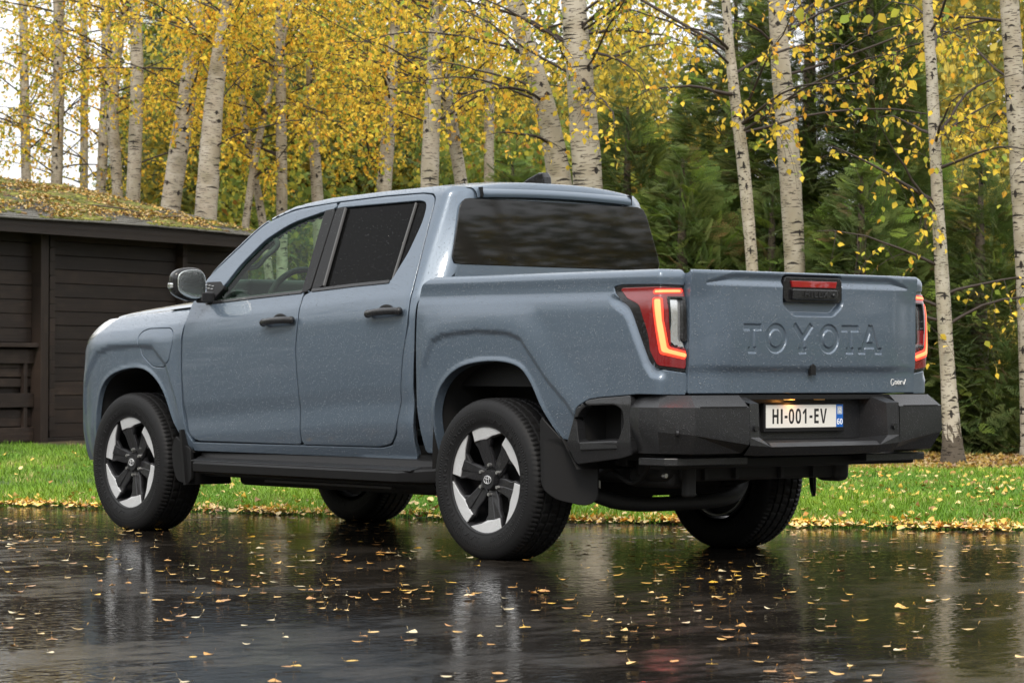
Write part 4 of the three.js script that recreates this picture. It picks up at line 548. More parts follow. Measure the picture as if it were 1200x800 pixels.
// -- side steps, mud flaps, arch liners
const stepRows = (u) => [[0.8, 0.47], [0.84, 0.452], [0.86, 0.42], [0.945, 0.402], [0.958, 0.392], [0.955, 0.352], [0.93, 0.34], [0.8, 0.33]].map(([v, y]) => V3(u, y, -v));
const stepEnd = (u, k) => [[0.8, 0.47], [0.83, 0.452], [0.835, 0.43], [0.86, 0.42], [0.865, 0.41], [0.86, 0.37], [0.85, 0.35], [0.8, 0.34]].map(([v, y]) => V3(u, y, -v));
const stepG = facets([stepEnd(2.46), stepRows(2.36), stepRows(1.5), stepRows(0.6), stepEnd(0.36)], 22);
both('side_step', stepG, M.plasticDark).forEach((st, i) => { const g = join([...Array(1)].map(() => rbox(1.9, 0.006, 0.075, 0.002, 1.46, 0.413, -0.9, -0.21))); part('step_tread', i ? mirrored(g) : g, M.plastic, st); });
both('sill_cover', box(1.98, 0.16, 0.02, 1.47, 0.4, -0.8), M.plasticDark);
both('front_mud_flap', panel([rounded([[2.6, 0.54], [2.645, 0.47], [2.63, 0.36], [2.59, 0.29], [2.5, 0.275], [2.475, 0.3], [2.48, 0.47], [2.55, 0.49]], 0.02)], 0.02, (s, y) => V3(s, y, -0.905 + 0.6 * Math.max(0, 2.6 - s) * 0.2), { bev: 0.004, depth: 0.02 }), M.plasticDark);
both('front_flap_web', box(0.02, 0.3, 0.3, 2.53, 0.42, -0.76, 0, 0, -0.15), M.plasticDark);
both('rear_mud_flap', panel([rounded([[-0.40, 0.7], [-0.46, 0.64], [-0.54, 0.56], [-0.6, 0.5], [-0.62, 0.46], [-0.62, 0.3], [-0.58, 0.27], [-0.47, 0.3], [-0.41, 0.37]], 0.03)], 0.02, (s, y) => V3(s, y, -(0.9 - 0.9 * Math.max(0, -0.43 - s) * (y < 0.57 ? 1 : 0.4))), { bev: 0.004, depth: 0.015 }), M.plasticDark);
function liner(uc, arch) { const rows = arch.slice(1, -1).map(([s, y]) => [V3(s + (s - uc) * 0.02, y + 0.006, -0.875), V3(s, y, -0.5)]); return facets(rows, 40); }
both('wheel_arch_liner', liner(0, archRS), M.under); both('wheel_arch_liner', liner(3.085, archFS), M.under);
both('inner_arch_wall', box(1.1, 0.5, 0.03, -0.05, 0.75, -0.5), M.under); both('inner_arch_wall', box(1.1, 0.55, 0.03, 3.0, 0.72, -0.5), M.under);
// -- wheels
const tyreTex = canvasTex(2048, 256, (c, w, h) => { c.fillStyle = '#000'; c.fillRect(0, 0, w, h); c.fillStyle = '#fff'; c.font = 'bold 58px sans-serif'; for (const [t, x, sp] of [['BRIDGESTONE', 60, 1.35], ['DUELER A/T', 560, 1.35], ['BRIDGESTONE', 1080, 1.35], ['DUELER A/T', 1580, 1.35]]) { c.save(); c.translate(x, 0); c.scale(sp, 1); c.fillText(t, 0, 88); c.restore(); } for (let i = 0; i < 150; i++) { c.globalAlpha = 0.6; c.fillRect(i * w / 150, 118, 5, 26); } c.globalAlpha = 0.5; c.fillRect(0, 18, w, 5); c.fillRect(0, 150, w, 4); }, false);
M.tyre = new THREE.MeshPhysicalMaterial({ color: col(0.009, 0.009, 0.0095), roughness: 0.62, specularIntensity: 0.6, bumpMap: tyreTex, bumpScale: 0.012 });
const TR = 0.388, prof = [[0.25, -0.105], [0.254, -0.118], [0.272, -0.128], [0.3, -0.134], [0.325, -0.1345], [0.352, -0.13], [0.37, -0.122], [0.379, -0.112], [0.384, -0.1], [0.3865, -0.085], [0.3868, -0.08], [0.379, -0.078], [0.379, -0.068], [0.3874, -0.066], [0.388, -0.04], [0.388, -0.034], [0.379, -0.032], [0.379, -0.022], [0.388, -0.02], [0.388, 0]];
const tyreG = (() => {
  const P = [...prof, ...prof.slice(0, -1).reverse().map(([r, w]) => [r, -w])], N = 288, n = P.length, pos = [], uv = [], idx = [];
  for (let i = 0; i <= N; i++) { const a = i / N * 2 * Math.PI; P.forEach(([r, w], j) => {
    let R = r; const aw = Math.abs(w), k = i % 3; if (r > 0.36 && aw > 0.079 && k === 0) R -= r > 0.379 ? 0.007 : 0.003; if (r > 0.38 && aw < 0.067 && ((i + (w > 0 ? 3 : 0)) % 6) === 0) R -= 0.006;
    const flat = R * Math.cos(a) < -0.378 ? 0.378 / (R * -Math.cos(a)) : 1; // the tread settles on the ground
    pos.push(R * Math.sin(a), R * Math.cos(a) * flat, w); uv.push(w < 0 ? i / N : 1 - i / N, clamp(1 - (r - 0.25) / 0.138)); }); }
  for (let i = 0; i < N; i++) for (let j = 0; j + 1 < n; j++) { const a = i * n + j, b = a + n; idx.push(a, a + 1, b, b, a + 1, b + 1); }
  const g = new THREE.BufferGeometry(); g.setAttribute('position', new THREE.Float32BufferAttribute(pos, 3)); g.setAttribute('uv', new THREE.Float32BufferAttribute(uv, 2)); g.setIndex(idx); return toCreasedNormals(g, 0.7);
})();
const pol = (r0, deg, r = r0 > 0.09 ? r0 * 1.055 : r0) => [r * Math.cos(deg * Math.PI / 180), r * Math.sin(deg * Math.PI / 180)];
const RR = 0.2465;
const barrel = bake(new THREE.LatheGeometry([[0.05, -0.075], [0.17, -0.07], [0.2, -0.06], [0.222, 0.12], [0.226, 0.0], [0.232, -0.085], [0.24, -0.104], [0.2465, -0.112], [0.2475, -0.118], [0.244, -0.121], [0.238, -0.116]].map(([r, w]) => new THREE.Vector2(r * 1.055, w)).slice(3), 64), 0, 0, 0, Math.PI / 2); // axis along z
const spokeShape = (k) => { const t = 118 - 60 * k; return [pol(0.062, t - 44), pol(0.1, t - 33), pol(0.148, t - 26), pol(0.192, t - 33), pol(0.243, t - 57), pol(0.243, t - 44), pol(0.243, t - 26), pol(0.243, t - 4), pol(0.19, t + 1), pol(0.155, t - 1), pol(0.105, t + 3), pol(0.066, t + 4)]; };
const facetShape = (k) => { const t = 118 - 60 * k; return [pol(0.19, t - 1), pol(0.186, t - 12), pol(0.184, t - 27), pol(0.203, t - 38), pol(0.238, t - 54), pol(0.2425, t - 53), pol(0.2425, t - 40), pol(0.2425, t - 27), pol(0.2425, t - 14), pol(0.2425, t - 3)]; };
const dish = (g, amp = 1) => { const p = g.attributes.position; for (let i = 0; i < p.count; i++) { const r = Math.hypot(p.getX(i), p.getY(i)); p.setZ(i, p.getZ(i) + (0.026 - 0.026 * sstep(0.05, 0.248, r)) * amp * -1); } g.computeVertexNormals(); return g; };
function makeWheel(s) { // outer face towards +z in its own frame; s = -1 turns it to the left flank
  const w = new THREE.Group(); w.name = 'wheel'; const turn = s < 0 ? Math.PI : 0, side = (g) => bake(g, 0, 0, 0, 0, turn, 0);
  part('tyre', tyreG, M.tyre, w); part('rim', side(bake(barrel.clone(), 0, 0, 0, Math.PI)), M.rimBlack, w);
  const disc = join([bake(new THREE.CylinderGeometry(0.16, 0.16, 0.02, 40), 0, 0, 0, Math.PI / 2), bake(new THREE.CylinderGeometry(0.222, 0.222, 0.012, 40), 0, 0, -0.06, Math.PI / 2)]); part('brake_disc', side(bake(disc, 0, 0, -0.01)), M.frameMetal, w);
  for (let k = 0; k < 6; k++) {
    part('spoke', side(bake(dish(extruded(spokeShape(k), 0.012, 0.006)), 0, 0, 0.088)), M.rimBlack, w);
    part('spoke_facet', side(bake(dish(extruded(facetShape(k), 0.004, 0.0015)), 0, 0, 0.1055)), M.machined, w);
    part('spoke_rib', side(bake(dish(extruded([pol(0.07, 96 - 60 * k), pol(0.07, 80 - 60 * k), pol(0.182, 93 - 60 * k), pol(0.186, 107 - 60 * k)], 0.004, 0.004)), 0, 0, 0.1025)), M.rimBlack, w);
    const [x, y] = pol(0.0697, 90 - 60 * k); part('wheel_nut', side(bake(new THREE.CylinderGeometry(0.0085, 0.0115, 0.022, 6), x, y, 0.089, Math.PI / 2)), M.steel, w);
  }
  part('hub', side(bake(join([bake(new THREE.CylinderGeometry(0.045, 0.05, 0.03, 32), 0, 0, 0.088, Math.PI / 2), bake(new THREE.CylinderGeometry(0.09, 0.095, 0.02, 32), 0, 0, 0.062, Math.PI / 2)]), 0, 0, 0)), M.rimBlack, w);
  const ell = (rx, ry, y0 = 0) => tube([...Array(16)].map((_, i) => V3(rx * Math.cos(i * Math.PI / 8), y0 + ry * Math.sin(i * Math.PI / 8), 0.1045)), 0.0018, 5, true, 40);
  part('cap_emblem', side(join([ell(0.026, 0.019), ell(0.009, 0.018, 0.0), ell(0.019, 0.007, 0.009)])), M.machined, w);
  return w;
}
for (const [u, s] of [[0, -1], [3.085, -1], [0, 1], [3.085, 1]]) { const w = makeWheel(s); w.position.set(u, 0.378, s * 0.772); truck.add(w); }
// -- chassis, axle, springs
const chassis = new THREE.Group(); chassis.name = 'chassis'; truck.add(chassis);
for (const s of [-1, 1]) {
  part('frame_rail', join([rbox(3.1, 0.12, 0.08, 0.01, 1.9, 0.5, s * 0.48), rbox(1.6, 0.12, 0.08, 0.01, -0.45, 0.62, s * 0.5)]), M.frameMetal, chassis);
  part('leaf_spring', join([tube([V3(0.62, 0.5, s * 0.6), V3(0.3, 0.38, s * 0.6), V3(0, 0.345, s * 0.6), V3(-0.4, 0.39, s * 0.6), V3(-0.66, 0.49, s * 0.6)], 0.018, 6), tube([V3(0.4, 0.395, s * 0.6), V3(0, 0.32, s * 0.6), V3(-0.4, 0.37, s * 0.6)], 0.018, 6)]), M.frameMetal, chassis);
  part('spring_shackle', join([rbox(0.05, 0.15, 0.06, 0.01, -0.68, 0.53, s * 0.6), rbox(0.22, 0.12, 0.12, 0.045, -0.84, 0.45, s * 0.56)]), M.frameMetal, chassis);
  part('shock_absorber', rod(V3(-0.12, 0.33, s * 0.52), V3(-0.3, 0.68, s * 0.42), 0.028, 10), M.frameMetal, chassis); part('shock_rod', rod(V3(-0.33, 0.3, s * 0.3 - 0.16), V3(-0.33, 0.42, s * 0.3 - 0.16), 0.008, 8), M.steel, chassis);
  part('brake_line_bracket', join([rod(V3(-0.52, 0.62, s * 0.7), V3(-0.5, 0.4, s * 0.67), 0.009, 6), rbox(0.02, 0.05, 0.04, 0.005, -0.56, 0.52, s * 0.66)]), M.steel, chassis);
  part('shackle_bolt', bake(new THREE.CylinderGeometry(0.012, 0.012, 0.03, 8), -0.88, 0.475, s * 0.635, Math.PI / 2), M.steel, chassis);
  part('inner_wheel_rim', bake(new THREE.TorusGeometry(0.215, 0.007, 6, 48), 0, 0.378, s * 0.655), M.steel, chassis);
}
part('rear_axle', join([rod(V3(0, 0.378, -0.66), V3(0, 0.378, 0.66), 0.055, 14), bake(new THREE.SphereGeometry(0.15, 20, 14), 0, 0.375, 0.05), tube([V3(-0.34, 0.36, -0.62), V3(-0.46, 0.285, -0.5), V3(-0.48, 0.262, -0.1), V3(-0.46, 0.285, 0.3), V3(-0.3, 0.38, 0.55)], 0.036, 10)]), M.frameMetal, chassis);
part('front_axle', join([rod(V3(3.085, 0.378, -0.66), V3(3.085, 0.378, 0.66), 0.045, 12), rbox(0.5, 0.24, 0.5, 0.05, 3.05, 0.42, 0)]), M.frameMetal, chassis);
part('battery_case', join([rbox(1.75, 0.19, 1.3, 0.03, 1.5, 0.365, 0), rbox(0.5, 0.15, 1.1, 0.03, 2.6, 0.4, 0)]), M.under, chassis);
part('sill_strip', box(1.1, 0.012, 0.02, 1.55, 0.3, -0.66), M.trimGrey, chassis);
part('spare_wheel', (() => { const g = new THREE.TorusGeometry(0.26, 0.11, 14, 40); g.scale(1, 1, 0.85); return bake(g, -0.72, 0.56, 0, Math.PI / 2); })(), M.tyre, chassis);
part('drive_unit', join([rbox(0.46, 0.3, 0.62, 0.07, -0.1, 0.44, 0.08), rbox(0.3, 0.2, 0.3, 0.05, -0.36, 0.47, -0.34)]), M.under, chassis);
part('hitch_crossmember', join([rbox(0.08, 0.14, 1.06, 0.02, -0.93, 0.46, 0), rbox(0.05, 0.2, 0.06, 0.015, -0.98, 0.42, -0.5), rbox(0.16, 0.12, 0.1, 0.035, -0.92, 0.43, 0.52), rbox(0.3, 0.1, 0.16, 0.03, -0.8, 0.41, -0.5)]), M.frameMetal, chassis);
part('wiring_loom', join([tube([V3(-0.95, 0.52, -0.7), V3(-0.85, 0.42, -0.66), V3(-0.7, 0.38, -0.6), V3(-0.5, 0.45, -0.56)], 0.012, 6), tube([V3(-0.9, 0.5, 0.2), V3(-0.8, 0.4, 0.1), V3(-0.6, 0.36, 0.16), V3(-0.4, 0.42, 0.3)], 0.012, 6)]), M.under, chassis);
for (const z of [-0.66, -0.58, -0.42]) part('chassis_bolt', bake(new THREE.CylinderGeometry(0.011, 0.011, 0.02, 8), -0.99, 0.47 + 0.05 * Math.sin(z * 40), z, 0, 0, Math.PI / 2), M.steel, chassis);
part('tow_beam', join([rbox(0.07, 0.09, 1.1, 0.01, -1.05, 0.53, 0), ...[-0.4, -0.2, 0.1, 0.32].map((z) => rbox(0.03, 0.09, 0.02, 0.004, -0.98, 0.44, z))]), M.frameMetal, chassis);
part('cab_floor', join([box(2.3, 0.04, 1.5, 1.6, 0.5, 0), box(0.9, 0.03, 1.5, 3.1, 0.62, 0)]), M.under, chassis);
// -- door mirrors
const mirrorHouse = (() => { // a rounded shell, deeper at its outer end
  const g = new THREE.SphereGeometry(1, 32, 24), p = g.attributes.position; for (let i = 0; i < p.count; i++) { let x = p.getX(i), y = p.getY(i), z = p.getZ(i); const q = (t, e) => Math.sign(t) * Math.pow(Math.abs(t), e); y = q(y, 0.62); z = q(z, 0.6); const h = 1 - 0.16 * (z < 0 ? -z : 0) * (y < 0 ? 1.8 : 0.6); p.setXYZ(i, x > 0 ? x * 0.1 : x * 0.03, y * 0.09 * h, z * 0.1); } g.computeVertexNormals(); return g; })();
for (const s of [-1, 1]) {
  const m = part('door_mirror', bake(mirrorHouse.clone(), 2.385, 1.352, s * 0.972, 0, s * 0.06, 0, [1, 1, -s]), M.gloss, truck); if (s > 0) m.geometry.computeVertexNormals();
  part('mirror_glass', (() => { const g = new THREE.SphereGeometry(1, 28, 20), p = g.attributes.position, q = (t, e) => Math.sign(t) * Math.pow(Math.abs(t), e); for (let i = 0; i < p.count; i++) { const y = q(p.getY(i), 0.62), z = q(p.getZ(i), 0.6), h = 1 - 0.16 * (z < 0 ? -z : 0) * (y < 0 ? 1.8 : 0.6); p.setXYZ(i, p.getX(i) * 0.003, y * 0.077 * h, z * 0.087); } g.computeVertexNormals(); return bake(g, 2.3535, 1.352, s * 0.972, 0, s * 0.06, 0, [1, 1, -s]); })(), new THREE.MeshPhysicalMaterial({ color: col(0.75, 0.78, 0.76), metalness: 1, roughness: 0.05, bumpMap: beadTex, bumpScale: 0.00015 }), m);
  part('turn_signal', rbox(0.05, 0.028, 0.02, 0.006, 2.41, 1.343, s * 1.07, 0, 0.25 * s), M.reflector, m);
  part('mirror_arm', rbox(0.06, 0.06, 0.09, 0.012, 2.375, 1.283, s * 0.87), M.plastic, m);
}
// -- inside of the cab
const dash = part('dashboard', (() => { const s = [[2.68, 0.75], [2.66, 1.24], [2.52, 1.31], [2.42, 1.315], [2.36, 1.27], [2.33, 1.05], [2.45, 0.75]]; return bake(extruded(s, 1.3, 0.02), 0, 0, -0.65); })(), M.cloth, truck);
part('instrument_hood', rbox(0.16, 0.11, 0.42, 0.03, 2.44, 1.335, -0.38), M.cloth, dash); part('centre_screen', rbox(0.02, 0.16, 0.3, 0.006, 2.36, 1.33, 0), M.gloss, dash); part('air_vent', rbox(0.04, 0.03, 0.24, 0.006, 2.4, 1.31, -0.55), M.trimGrey, dash);
const wheelC = V3(2.22, 1.27, -0.38); const sw = part('steering_wheel', bake(new THREE.TorusGeometry(0.185, 0.017, 12, 48), wheelC.x, wheelC.y, wheelC.z, 0, Math.PI / 2, 0), M.cloth, truck); sw.geometry.translate(-wheelC.x, -wheelC.y, -wheelC.z); sw.geometry.rotateZ(0.42); sw.geometry.translate(wheelC.x, wheelC.y, wheelC.z);
part('steering_hub', join([rbox(0.06, 0.1, 0.16, 0.02, wheelC.x + 0.02, wheelC.y, wheelC.z), rod(V3(wheelC.x, wheelC.y, wheelC.z - 0.18), V3(wheelC.x, wheelC.y, wheelC.z + 0.18), 0.016, 8), rod(V3(wheelC.x, wheelC.y, wheelC.z), V3(wheelC.x + 0.25, wheelC.y - 0.12, wheelC.z), 0.04, 10)]), M.cloth, sw);
for (const [u, z] of [[1.35, -0.38], [1.35, 0.38], [0.98, -0.38], [0.98, 0.38]]) { const st = part('seat', join([rbox(0.5, 0.16, 0.5, 0.05, u + 0.05, 0.78, z), rbox(0.14, 0.62, 0.5, 0.05, u - 0.2, 1.08, z, 0, 0, 0.22)]), M.cloth, truck); part('headrest', rbox(0.09, 0.17, 0.27, 0.04, u - 0.3, 1.5, z, 0, 0, 0.15), M.cloth, st); }
for (const s of [-1, 1]) part('grab_handle', tube([V3(2.24, 1.44, s * 0.71), V3(2.2, 1.45, s * 0.66), V3(2.12, 1.5, s * 0.655), V3(2.0, 1.565, s * 0.66), V3(2.0, 1.6, s * 0.68)], 0.014, 8), M.trimGrey, truck);
part('headlining', sheet(10, 10, (a, b) => V3(lerp(1.95, 0.55, a), 1.765 - 0.02 * Math.abs(a - 0.4), (b * 2 - 1) * 0.6)), M.trimGrey, truck);
both('door_lining', join([box(0.92, 0.7, 0.02, 1.98, 0.9, -0.79), box(0.8, 0.75, 0.02, 1.05, 0.9, -0.79)]), M.cloth);
part('rear_bulkhead', box(0.02, 0.8, 1.3, 0.52, 0.9, 0), M.cloth, truck);
// -- rain standing on the paint and the glass in small beads
{ const r = rng(4242), bead = new THREE.SphereGeometry(1, 8, 4, 0, Math.PI * 2, 0, Math.PI / 2); bead.scale(1, 0.62, 1);
  const list = [], a = V3(), b = V3(), c = V3(), n = V3(), up = V3(0, 1, 0), q = new THREE.Quaternion(), tint = col(0.17, 0.2, 0.23);
  const clear = []; const wet = (m, perM2, list, big = 1) => { const g = m.geometry, p = g.attributes.position, ix = g.index ? g.index.array : null, T = (ix ? ix.length : p.count) / 3; let carry = 0;
    for (let t = 0; t < T; t++) { const [i, j, k] = ix ? [ix[t * 3], ix[t * 3 + 1], ix[t * 3 + 2]] : [t * 3, t * 3 + 1, t * 3 + 2]; a.fromBufferAttribute(p, i); b.fromBufferAttribute(p, j); c.fromBufferAttribute(p, k); n.copy(b).sub(a).cross(c.clone().sub(a)); const A = n.length() / 2; if (A < 1e-9) continue; n.normalize(); if (n.x * -0.76 + n.z * -0.65 + n.y * 0.4 < 0.25) continue; { const e = A * perM2; carry = Math.floor(e) + (r() < e - Math.floor(e) ? 1 : 0); }
      while (carry > 0) { carry -= 1; let x = r(), y = r(); if (x + y > 1) { x = 1 - x; y = 1 - y; } const s = (0.0011 + 0.0017 * Math.pow(r(), 2.5)) * big; list.push([new THREE.Matrix4().compose(V3(a.x + (b.x - a.x) * x + (c.x - a.x) * y, a.y + (b.y - a.y) * x + (c.y - a.y) * y, a.z + (b.z - a.z) * x + (c.z - a.z) * y), q.setFromUnitVectors(up, n), V3(s, s, s * (0.8 + 0.5 * r()))), list === clear ? null : tint]); } } };
  for (const m of truck.children) { if (/^(front_door|rear_door|front_wing|bed_side|cab_frame|tailgate|cab_back|roof)$/.test(m.name)) { wet(m, 6400, list); for (const k of m.children) if (k.name === 'window_glass' || k.name === 'pillar_trim') wet(k, 2600, clear); else if (k.name === 'charging_flap') wet(k, 6400, list); } else if (m.name === 'rear_window') wet(m, 2600, clear); else if (m.name === 'rear_bumper') for (const k of m.children) if (/corner$|tower|pad/.test(k.name)) wet(k, 1800, clear, 1.1); }
  instanced('rain_beads', bead, new THREE.MeshPhysicalMaterial({ roughness: 0.06, ior: 1.45 }), list, truck); instanced('rain_drops', bead, new THREE.MeshPhysicalMaterial({ color: col(0.96, 0.97, 0.98), roughness: 0.05, transmission: 1, thickness: 0, ior: 1.33 }), clear, truck);
}
// ---------------------------------------------------------------- trees
const rT = rng(301);
const barkT = canvasTex(512, 1024, (c, w, h) => { // a metre and a half of birch bark round the trunk and up it
  c.fillStyle = '#c9c2b4'; c.fillRect(0, 0, w, h);
  for (let i = 0; i < 260; i++) { const x = rT() * w, y = rT() * h, r = 20 + 70 * rT(), g = c.createRadialGradient(x, y, 0, x, y, r), q = rT(), cl = q < 0.4 ? '166,154,136' : q < 0.75 ? '222,217,208' : '150,146,120'; g.addColorStop(0, `rgba(${cl},0.3)`); g.addColorStop(1, `rgba(${cl},0)`); for (const o of [-w, 0, w]) { c.save(); c.translate(o, 0); c.fillStyle = g; c.fillRect(x - r, y - r, 2 * r, 2 * r); c.restore(); } }
  for (let i = 0; i < 620; i++) { const x = rT() * w, y = rT() * h, l = 5 + 40 * rT() * rT(), t = 1 + 2.6 * rT(); c.fillStyle = `rgba(58,50,44,${0.3 + 0.5 * rT()})`; for (const o of [-w, 0, w]) { c.beginPath(); c.ellipse(x + o, y, l, t, (rT() - 0.5) * 0.08, 0, 7); c.fill(); } }
  for (let i = 0; i < 26; i++) { const x = rT() * w, y = rT() * h, l = 26 + 60 * rT(); c.fillStyle = 'rgba(34,29,26,0.88)'; for (const o of [-w, 0, w]) { c.beginPath(); c.moveTo(x + o - l, y + 10 + 8 * rT()); c.quadraticCurveTo(x + o, y - 16 - 16 * rT(), x + o + l, y + 9 + 9 * rT()); c.quadraticCurveTo(x + o, y + 6, x + o - l, y + 12); c.fill(); if (rT() < 0.5) { c.beginPath(); c.ellipse(x + o, y + 6, 9 + 8 * rT(), 14 + 14 * rT(), 0, 0, 7); c.fill(); } } }
}, true);
const barkM = new THREE.MeshStandardMaterial({ map: barkT, color: col(0.74, 0.71, 0.66), roughness: 0.75, bumpMap: barkT, bumpScale: 0.006 });
const barkDarkM = new THREE.MeshStandardMaterial({ map: barkT, color: col(0.22, 0.19, 0.16), roughness: 0.9, bumpMap: barkT, bumpScale: 0.01 });
const barkFootM = new THREE.MeshStandardMaterial({ map: barkT, color: col(0.16, 0.14, 0.12), roughness: 0.95, bumpMap: barkT, bumpScale: 0.012 });
const twigM = new THREE.MeshStandardMaterial({ color: col(0.045, 0.032, 0.025), roughness: 0.75 });
function trunkG(pts, rad, radial = 16, seg, seed = 1, foot = 0) { // tapered, slightly knotted, uv in metres
  const cv = new THREE.CatmullRomCurve3(pts), n = seg ?? pts.length * 8, pos = [], uv = [], idx = []; let len = 0, prev = null;
  for (let i = 0; i <= n; i++) { const t = i / n, p = cv.getPoint(t), k = t * (rad.length - 1), j = Math.min(rad.length - 2, Math.floor(k)), r = lerp(rad[j], rad[j + 1], k - j), T = cv.getTangent(t), X = V3(1, 0, 0.2).cross(T).normalize(), Y = T.clone().cross(X); if (prev) len += p.distanceTo(prev); prev = p;
    for (let q = 0; q <= radial; q++) { const a = q / radial * 2 * Math.PI, kn = 1 + 0.07 * noise.noise(Math.cos(a) * 1.2 + seed, len * 2.2, Math.sin(a) * 1.2) + 0.05 * noise.noise(Math.cos(a) * 3, len * 7 + seed, Math.sin(a) * 3) + foot * Math.exp(-len * 5) * (1 + 0.35 * Math.cos(a * 3 + seed)), R = r * kn; pos.push(p.x + (X.x * Math.cos(a) + Y.x * Math.sin(a)) * R, p.y + (X.y * Math.cos(a) + Y.y * Math.sin(a)) * R, p.z + (X.z * Math.cos(a) + Y.z * Math.sin(a)) * R); uv.push(q / radial + seed * 0.37, len / 1.5 + seed * 0.21); } }
  const m = radial + 1; for (let i = 0; i < n; i++) for (let q = 0; q < radial; q++) { const a = i * m + q, b = a + m; idx.push(a, a + 1, b, b, a + 1, b + 1); }
  const g = new THREE.BufferGeometry(); g.setAttribute('position', new THREE.Float32BufferAttribute(pos, 3)); g.setAttribute('uv', new THREE.Float32BufferAttribute(uv, 2)); g.setIndex(idx); g.computeVertexNormals(); return g;
}
class Twigs { // thin three-sided branches gathered into one mesh for each tree
  constructor() { this.p = []; this.i = []; }
  add(pts, r0, r1) { const o = this.p.length / 3, n = pts.length; for (let i = 0; i < n; i++) { const T = pts[Math.min(n - 1, i + 1)].clone().sub(pts[Math.max(0, i - 1)]).normalize(), X = (Math.abs(T.y) > 0.9 ? V3(1, 0, 0) : V3(0, 1, 0)).cross(T).normalize(), Y = T.clone().cross(X), r = lerp(r0, r1, i / (n - 1)); for (let q = 0; q < 4; q++) { const a = q * 1.5708; this.p.push(pts[i].x + r * (X.x * Math.cos(a) + Y.x * Math.sin(a)), pts[i].y + r * (X.y * Math.cos(a) + Y.y * Math.sin(a)), pts[i].z + r * (X.z * Math.cos(a) + Y.z * Math.sin(a))); } } for (let i = 0; i + 1 < n; i++) for (let q = 0; q < 4; q++) { const a = o + i * 4 + q, b = o + i * 4 + (q + 1) % 4; this.i.push(a, b, a + 4, b, b + 4, a + 4); } }
  geo() { const g = new THREE.BufferGeometry(); g.setAttribute('position', new THREE.Float32BufferAttribute(this.p, 3)); g.setIndex(this.i); g.computeVertexNormals(); return g; }
}
const birchLeaf = (() => { // a small rhomb with a fold
  const g = new THREE.BufferGeometry(); g.setAttribute('position', new THREE.Float32BufferAttribute([0, 0, 0, 0.32, 0.05, -0.36, 0.3, 0.06, 0.36, 0.55, 0.02, 0, 0.62, 0.09, -0.27, 0.62, 0.08, 0.27, 1, -0.05, 0], 3)); g.setIndex([0, 1, 3, 0, 3, 2, 1, 4, 3, 3, 5, 2, 4, 6, 3, 3, 6, 5]); g.computeVertexNormals(); return g; })();
const leafTone = (r, green, orange) => { const q = r(), k = 0.72 + 0.55 * r(); return q < green ? (r() < 0.5 ? col(0.26 * k, 0.34 * k, 0.05 * k) : col(0.55 * k, 0.55 * k, 0.07 * k)) : q < green + orange ? col(0.86 * k, 0.45 * k, 0.05 * k) : col(0.94 * k, 0.68 * k, 0.08 * k); };
const EUL = new THREE.Euler();
function spray(tw, leaves, from, dir, len, o, r) { // a limb that leaves the trunk, arches and hangs, with twigs and leaves
  const pts = [from.clone()], d = dir.clone(), n = 8; let p = from.clone(); for (let i = 0; i < n; i++) { d.x += (r() - 0.5) * 0.35; d.z += (r() - 0.5) * 0.35; d.y += (r() - 0.5) * 0.25 - o.droop * (i / n); d.normalize(); p = p.clone().addScaledVector(d, len / n); pts.push(p); }
  tw.add(pts, o.r0, 0.003);
  const twigsN = Math.round(len * o.twigs);
  for (let k = 0; k < twigsN; k++) {
    const t = lerp(0.12, 1, r()) * n, i = Math.min(n - 1, Math.floor(t)), a = pts[i].clone().lerp(pts[i + 1], t - i), e = V3(r() - 0.5, (r() - 0.6) * 0.6, r() - 0.5).normalize(), m = 5, L = (0.35 + 0.6 * r()) * o.twigL, q = [a.clone()]; let c = a.clone();
    for (let j = 0; j < m; j++) { e.y -= o.hang * (0.2 + 0.3 * r()); e.x += (r() - 0.5) * 0.3; e.z += (r() - 0.5) * 0.3; e.normalize(); c = c.clone().addScaledVector(e, L / m); q.push(c); }
    tw.add(q, 0.0035, 0.0015);
    const nl = Math.round(L * o.leaves * (0.5 + r())); for (let j = 0; j < nl; j++) { const s = r() * m, ii = Math.min(m - 1, Math.floor(s)), b = q[ii].clone().lerp(q[ii + 1], s - ii); b.x += (r() - 0.5) * 0.07; b.z += (r() - 0.5) * 0.07; b.y += (r() - 0.5) * 0.05; if (b.y < 0.3) continue; leaves.push([mat4(b, EUL.set((r() - 0.5) * 2.4, r() * 6.3, -0.4 - 1.1 * r()), o.size * (0.7 + 0.6 * r())).clone(), leafTone(r, o.green, o.orange)]); }
  }
}
